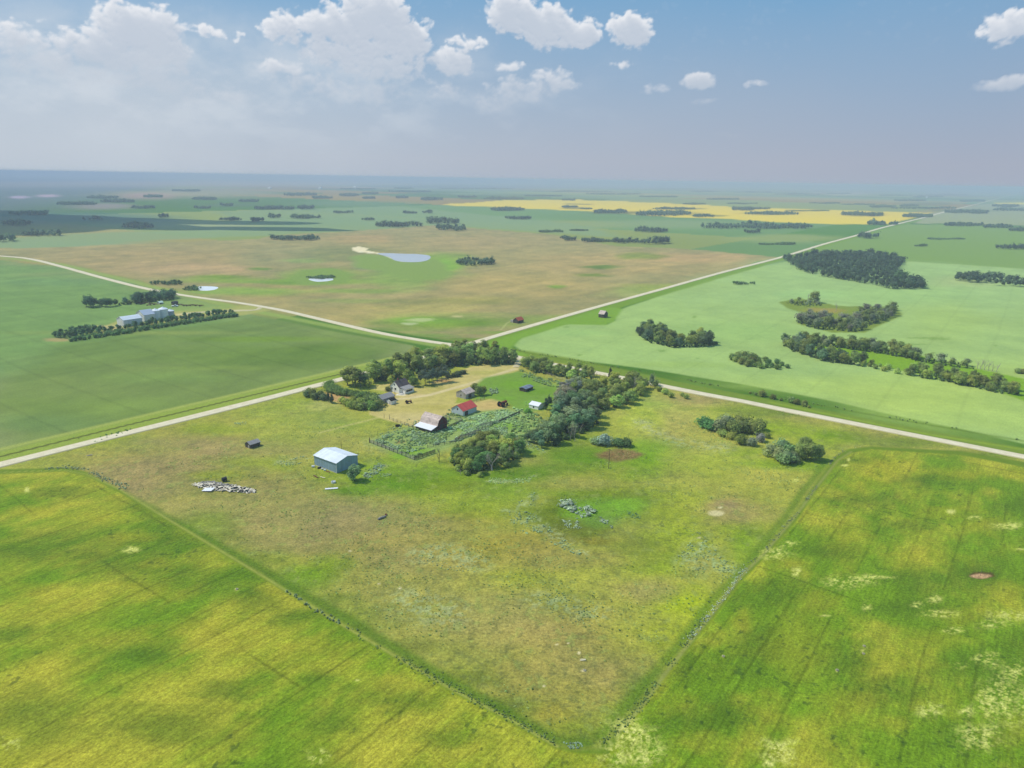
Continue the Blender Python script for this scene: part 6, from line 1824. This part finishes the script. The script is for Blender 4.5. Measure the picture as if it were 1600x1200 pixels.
patch([(1216, 641), (1262, 650), (1258, 654), (1214, 645)], 1.12, (.3, .6), (0.365, 0.522, 0.183), 'weeds', 'pale weeds between the cross road and the right pasture', 82, drift=.42)
patch([(880, 1160), (905, 1160), (912, 1168), (890, 1171)], 0.50, (.4, .8), (0.432, 0.558, 0.396), 'wolf_willow', 'silver shrubs at the lowest corner of the parcel', 83, drift=.3)
for k_, (pl, sp_, h_, c_, lb_) in enumerate([
        ([(585, 690), (602, 681), (640, 670), (680, 668), (706, 668), (712, 676), (668, 702), (648, 716)], 1.5, (.35, .8), (.26, .36, .14), 'tall green grass and weeds between the silvery shrubs of the corral'),
        ([(705, 664), (742, 648), (800, 638), (830, 642), (826, 660), (790, 670), (750, 674), (715, 680)], 1.5, (.4, .9), (.28, .38, .16), 'tall grass and weeds right of the barn'),
        ([(806, 652), (842, 646), (850, 665), (838, 690), (818, 694), (800, 676)], 1.7, (.4, 1.1), (.24, .34, .12), 'rank green weeds between the thicket and the grey-green grove'),
        ([(640, 655), (672, 660), (650, 668), (600, 680), (585, 684), (612, 664)], 1.8, (.25, .6), (.34, .42, .24), 'sage and weeds left of the barn'),
        ([(700, 640), (742, 648), (700, 664), (690, 655)], 1.6, (.4, .9), (.24, .34, .14), 'weeds round the red-roofed shed'),
        ([(812, 578), (862, 590), (905, 606), (900, 616), (860, 604), (815, 590)], 2.0, (.4, 1.1), (.26, .36, .14), 'tall weeds along the upper edge of the paddock')]):
    w_p = np.array(sample(pl, sp_ * .62, 150 + k_))
    w_f = fbm(w_p[:, 0] / 4, w_p[:, 1] / 4, 170 + k_, 3)
    w_r = hash2(np.floor(w_p[:, 0] * 11), np.floor(w_p[:, 1] * 11), 9)
    w_s = w_f + (w_r - .5) * .35 > .50
    clump_stuff('weeds', w_p[w_s], h_[0] + (h_[1] - h_[0]) * w_r[w_s] ** 2, tuple(min(.7, x * 1.55) for x in c_), lb_, 'weeds', nq=30, size=.18, seed=120 + k_, lobes=5, wide=1.9)
# fence-line brush
def along(pts, w_, sp, seed, drift=.4):
    a = wd(pts); rr = random.Random(seed); out_ = []
    for i in range(len(a) - 1):
        L = float(np.hypot(*(a[i + 1] - a[i])))
        for k in range(int(L / sp)):
            t_ = rr.random()
            out_.append(a[i] * (1 - t_) + a[i + 1] * t_ + np.array((rr.gauss(0, w_), rr.gauss(0, w_))))
    P_ = np.array(out_)
    f = fbm(P_[:, 0] / 7, P_[:, 1] / 7, seed, 2)
    return P_[f > drift]


clump_stuff('fence_line_brush', along([(72, 733), (100, 730), (135, 735), (187, 758), (200, 764)], .8, .22, 1, .30), (.2, .7), (0.46, 0.52, 0.32), 'grey brush along the left corner of the parcel fence', 'shrubs', nq=30, size=.16, seed=90, lobes=5)
clump_stuff('fence_line_brush', along([(450, 925), (480, 945), (520, 968), (560, 990)], .45, .7, 2, .45), (.35, .8), (0.34, 0.44, 0.24), 'pale round shrubs dotted along the left parcel fence', 'shrubs', nq=30, size=.16, seed=91, lobes=5)
clump_stuff('fence_line_brush', along([(560, 992), (620, 1026), (700, 1070), (760, 1102), (820, 1134), (870, 1160)], .75, .14, 3, .30), (.14, .42), (.24, .33, .11), 'dark green weeds along the lower left parcel fence', 'shrubs', nq=26, size=.18, seed=92, lobes=4)
clump_stuff('fence_line_brush', along([(940, 1162), (975, 1128), (1003, 1098), (1044, 1040), (1080, 990), (1104, 962)], .6, .14, 4, .30), (.14, .42), (.24, .34, .11), 'dark green weeds along the lower right parcel fence', 'shrubs', nq=26, size=.18, seed=93, lobes=4)
clump_stuff('fence_line_brush', along([(1075, 1000), (1104, 966), (1130, 935), (1154, 902), (1165, 885)], .5, .16, 5, .30), (.12, .40), (0.574, 0.626, 0.496), 'grey pale brush on the right parcel fence', 'shrubs', nq=26, size=.18, seed=94, lobes=4)
clump_stuff('fence_line_brush', along([(1165, 885), (1193, 862), (1243, 803), (1279, 753), (1300, 720), (1320, 703), (1345, 698)], .4, .5, 6, .42), (.2, .5), (0.34, 0.40, 0.22), 'thin dark brush on the upper right parcel fence', 'shrubs', nq=26, size=.18, seed=95, lobes=4)
clump_stuff('roadside_brush', along([(800, 546), (880, 560), (1000, 580), (1150, 609), (1200, 618), (1300, 636), (1450, 662), (1600, 690)], 1.1, 1.4, 7, .46), (.4, .9), (0.26, 0.36, 0.12), 'dark low brush between the cross road and the pale green crop', 'shrubs', nq=26, size=.18, seed=96, lobes=4)
clump_stuff('roadside_brush', along([(100, 690), (160, 682), (200, 672), (140, 694)], 1.4, 1.2, 8, .4), (.4, .8), (0.209, 0.365, 0.131), 'green weeds below the road at the left', 'shrubs', nq=26, size=.18, seed=97, lobes=4)
clump_stuff('roadside_brush', along([(640, 556), (600, 567), (680, 545)], 3.0, 1.2, 9, .4), (.5, 1.0), (0.365, 0.522, 0.235), 'pale weeds on the verge behind the windbreak', 'shrubs', nq=26, size=.18, seed=98, lobes=4)
# scattered tussocks over the pasture
par_in = [(200, 760), (300, 700), (420, 660), (560, 660), (600, 720), (700, 760), (850, 760), (1010, 640), (1200, 690), (1290, 720), (1190, 850), (1100, 950), (1000, 1070), (920, 1150), (860, 1140), (700, 1045), (520, 940), (400, 865), (280, 800)]
T_ = np.array(sample(par_in, .95, 99, 16000))
f = fbm(T_[:, 0] / 13, T_[:, 1] / 13, 101, 3)
g_ = fbm(T_[:, 0] / 4, T_[:, 1] / 4, 102, 2)
ha = hash2(np.floor(T_[:, 0] * 9), np.floor(T_[:, 1] * 9), 7)
sel = (f + (g_ - .5) * .9) > .56 + ha * .16
clump_stuff('tussocks', T_[sel & (ha < .55)], (.15, .55), (0.30, 0.40, 0.13), 'dark weed tussocks scattered over the pasture', 'tussocks', nq=12, size=.30, seed=110, lobes=3, core=False, rx=.8)
clump_stuff('tussocks', T_[sel & (ha >= .55)], (.15, .45), (0.522, 0.626, 0.261), 'pale grass tussocks scattered over the pasture', 'tussocks', nq=12, size=.30, seed=111, lobes=3, core=False, rx=.8)


# dead and bare trees
def bare_tree(p, h, label, seed, mat=M_deadbark, spread=.5, r=.18, group=None):
    rr = random.Random(seed)
    t = thing('dead_tree', label, 'dead tree', p, 0, group)
    trunk, br = MB(), MB()

    def grow(m, p0, d, L, r0, lv):
        p1 = p0 + d * L * .5 + Vector((rr.uniform(-.08, .08), rr.uniform(-.08, .08), .03)) * L
        p2 = p0 + d * L + Vector((rr.uniform(-.1, .1), rr.uniform(-.1, .1), 0)) * L
        m.tube([p0, p1, p2], [r0, r0 * .8, r0 * .55], 5 if lv else 7)
        if lv >= 4: return
        for k in range(3 if lv < 3 else 2):
            a = rr.uniform(0, 6.28)
            nd = (d + Vector((math.cos(a), math.sin(a), rr.uniform(-.1, .5))) * spread * rr.uniform(.7, 1.3)).normalized()
            grow(br, p1 if (k == 2) else p2, nd, L * rr.uniform(.55, .8), r0 * .55, lv + 1)
    grow(trunk, Vector((0, 0, -.1)), Vector((0, 0, 1)), h * .36, r, 0)
    trunk.obj('trunk', mat, t)
    br.obj('branches', mat, t)
    return t


bare_tree(G(769, 735), 9.0, 'big bleached dead tree in front of the corral thicket', 1, spread=.75, r=.3)
bare_tree(G(766, 733), 7.0, 'leaning bleached dead stem just behind the big dead tree', 2, spread=.6, r=.16)
bare_tree(G(796, 722), 7.5, 'slender bleached dead tree at the right of the corral thicket', 3, spread=.5, r=.16)
bare_tree(G(803, 718), 5.5, 'small bleached dead tree at the right tip of the corral thicket', 4, spread=.6, r=.12)
bare_tree(G(686, 722), 7.0, 'dark half-bare tree at the left of the corral thicket', 5, M_bark, .45, .16)
bare_tree(G(717, 693), 4.5, 'thin brown dead tree among the weeds above the corral thicket', 6, M_rust, .4, .1)
bare_tree(G(995, 610), 9.5, 'bleached dead tree in the grove beside the cross road', 7, M_deadbark, .55, .2)
bare_tree(G(990, 614), 8.0, 'smaller bleached dead tree in the grove beside the cross road', 8, M_deadbark, .5, .16)
bare_tree(G(1019, 605), 9.5, 'thin bare grey tree at the right tip of the road grove', 9, M_deadbark, .3, .14)
for i, (x, y, h) in enumerate([(926, 600, 7), (932, 601, 8), (938, 602, 7)]):
    bare_tree(G(x, y), h, '%s thin brown-grey bare tree from the left before the cross road' % ORD[i], 20 + i, M_bark, .32, .12, 'bare trees before the cross road')
for i, (x, y, h) in enumerate([(898, 690, 8), (892, 688, 8), (905, 684, 8)]):
    bare_tree(G(x, y), h, '%s pale bare stem showing through the grey-green grove' % ORD[i], 30 + i, M_deadbark, .4, .12, 'bare stems in the grey-green grove')
for i, (x, y, h) in enumerate([(1532, 577, 8), (1538, 578, 7), (1544, 579, 7), (1551, 580, 6), (1557, 581, 6), (1527, 576, 7)]):
    bare_tree(G(x, y), h, '%s bare whitish tree from the left, right part of the long bluff' % ORD[(1, 2, 3, 4, 5, 0)[i]], 40 + i, M_deadbark, .6, .2, 'whitish dead trees at the right of the long bluff')
for i, (x, y, h) in enumerate([(1306, 487, 9), (1382, 500, 11), (1378, 499, 10), (1268, 471, 11), (1262, 470, 9), (1345, 505, 8)]):
    bare_tree(G(x, y), h, ['bare whitish tree at the upper left of the ring-shaped bluff', 'tall bare whitish tree at the right of the ring-shaped bluff', 'forked bare whitish tree at the right of the ring-shaped bluff', 'bare tree beside the tall aspen of the small far-left bluff', 'bare stem left of the tall aspen of the small far-left bluff', 'grey bare tree in the middle of the ring-shaped bluff'][i], 50 + i, M_deadbark, .45, .22)
bare_tree(G(720, 742), 3.0, 'low tangle of fallen grey branches at the near foot of the thicket', 60, M_deadbark, 1.4, .08)

# ------------------------------------------------------------------ clouds whose shadows lie on the far left plain
def cloud(cx, cy, alt, rx, ry, label, seed):
    off = alt / math.tan(SUN_EL)
    x, y = cx + SUN_H[0] * off, cy + SUN_H[1] * off
    rng = np.random.default_rng(seed)
    m = MB()
    vs, fs = [], []
    for k in range(11):
        a = rng.uniform(0, 6.28); d_ = math.sqrt(rng.random()) * .75
        px_, py_ = math.cos(a) * d_ * rx, math.sin(a) * d_ * ry
        r_x, r_y, r_z = rx * rng.uniform(.16, .4), ry * rng.uniform(.16, .4), rng.uniform(60, 160)
        n0 = len(vs)
        R_, S_ = 7, 12
        for i in range(R_ + 1):
            t_ = math.pi * i / R_
            for j in range(S_):
                u = 2 * math.pi * j / S_
                mm = 1 + .15 * math.sin(3 * u + k) * math.sin(t_)
                zz = math.cos(t_) * r_z
                vs.append((px_ + math.sin(t_) * math.cos(u) * r_x * mm, py_ + math.sin(t_) * math.sin(u) * r_y * mm, zz if zz > 0 else zz * .25))
        fs += [(n0 + i * S_ + j, n0 + i * S_ + (j + 1) % S_, n0 + (i + 1) * S_ + (j + 1) % S_, n0 + (i + 1) * S_ + j) for i in range(R_) for j in range(S_)]
    o = link('cloud', make_mesh('cloud', vs, np.array(fs), M_cloud, True), None, (float(x), float(y), alt))
    tag(o, kind='structure')


a1, a2 = G(60, 345), G(330, 350)
a1 = G(130, 343)
cloud(float(a1[0]), float(a1[1]), 1500, 760, 620, '', 1)
a1 = G(300, 352)
cloud(float(a1[0]), float(a1[1]), 1500, 420, 190, '', 2)

# ------------------------------------------------------------------ smoky haze over the whole plain
hz = MB().box(-43000, -43000, -1, 43000, 43000, 114.0)
hm = bpy.data.materials.new('haze_air'); hm.use_nodes = True
q = NT(hm.node_tree)
hm.node_tree.nodes.remove(hm.node_tree.nodes['Principled BSDF'])
pv = q.new('ShaderNodeVolumePrincipled')
pv.inputs['Color'].default_value = (.58, .67, .85, 1)
pv.inputs['Density'].default_value = SIG
q.l.new(pv.outputs[0], hm.node_tree.nodes['Material Output'].inputs['Volume'])
hzo = hz.obj('haze', hm)
tag(hzo, kind='stuff')
hzo['label'] = 'thin smoky haze lying over the whole plain'; hzo['category'] = 'haze'
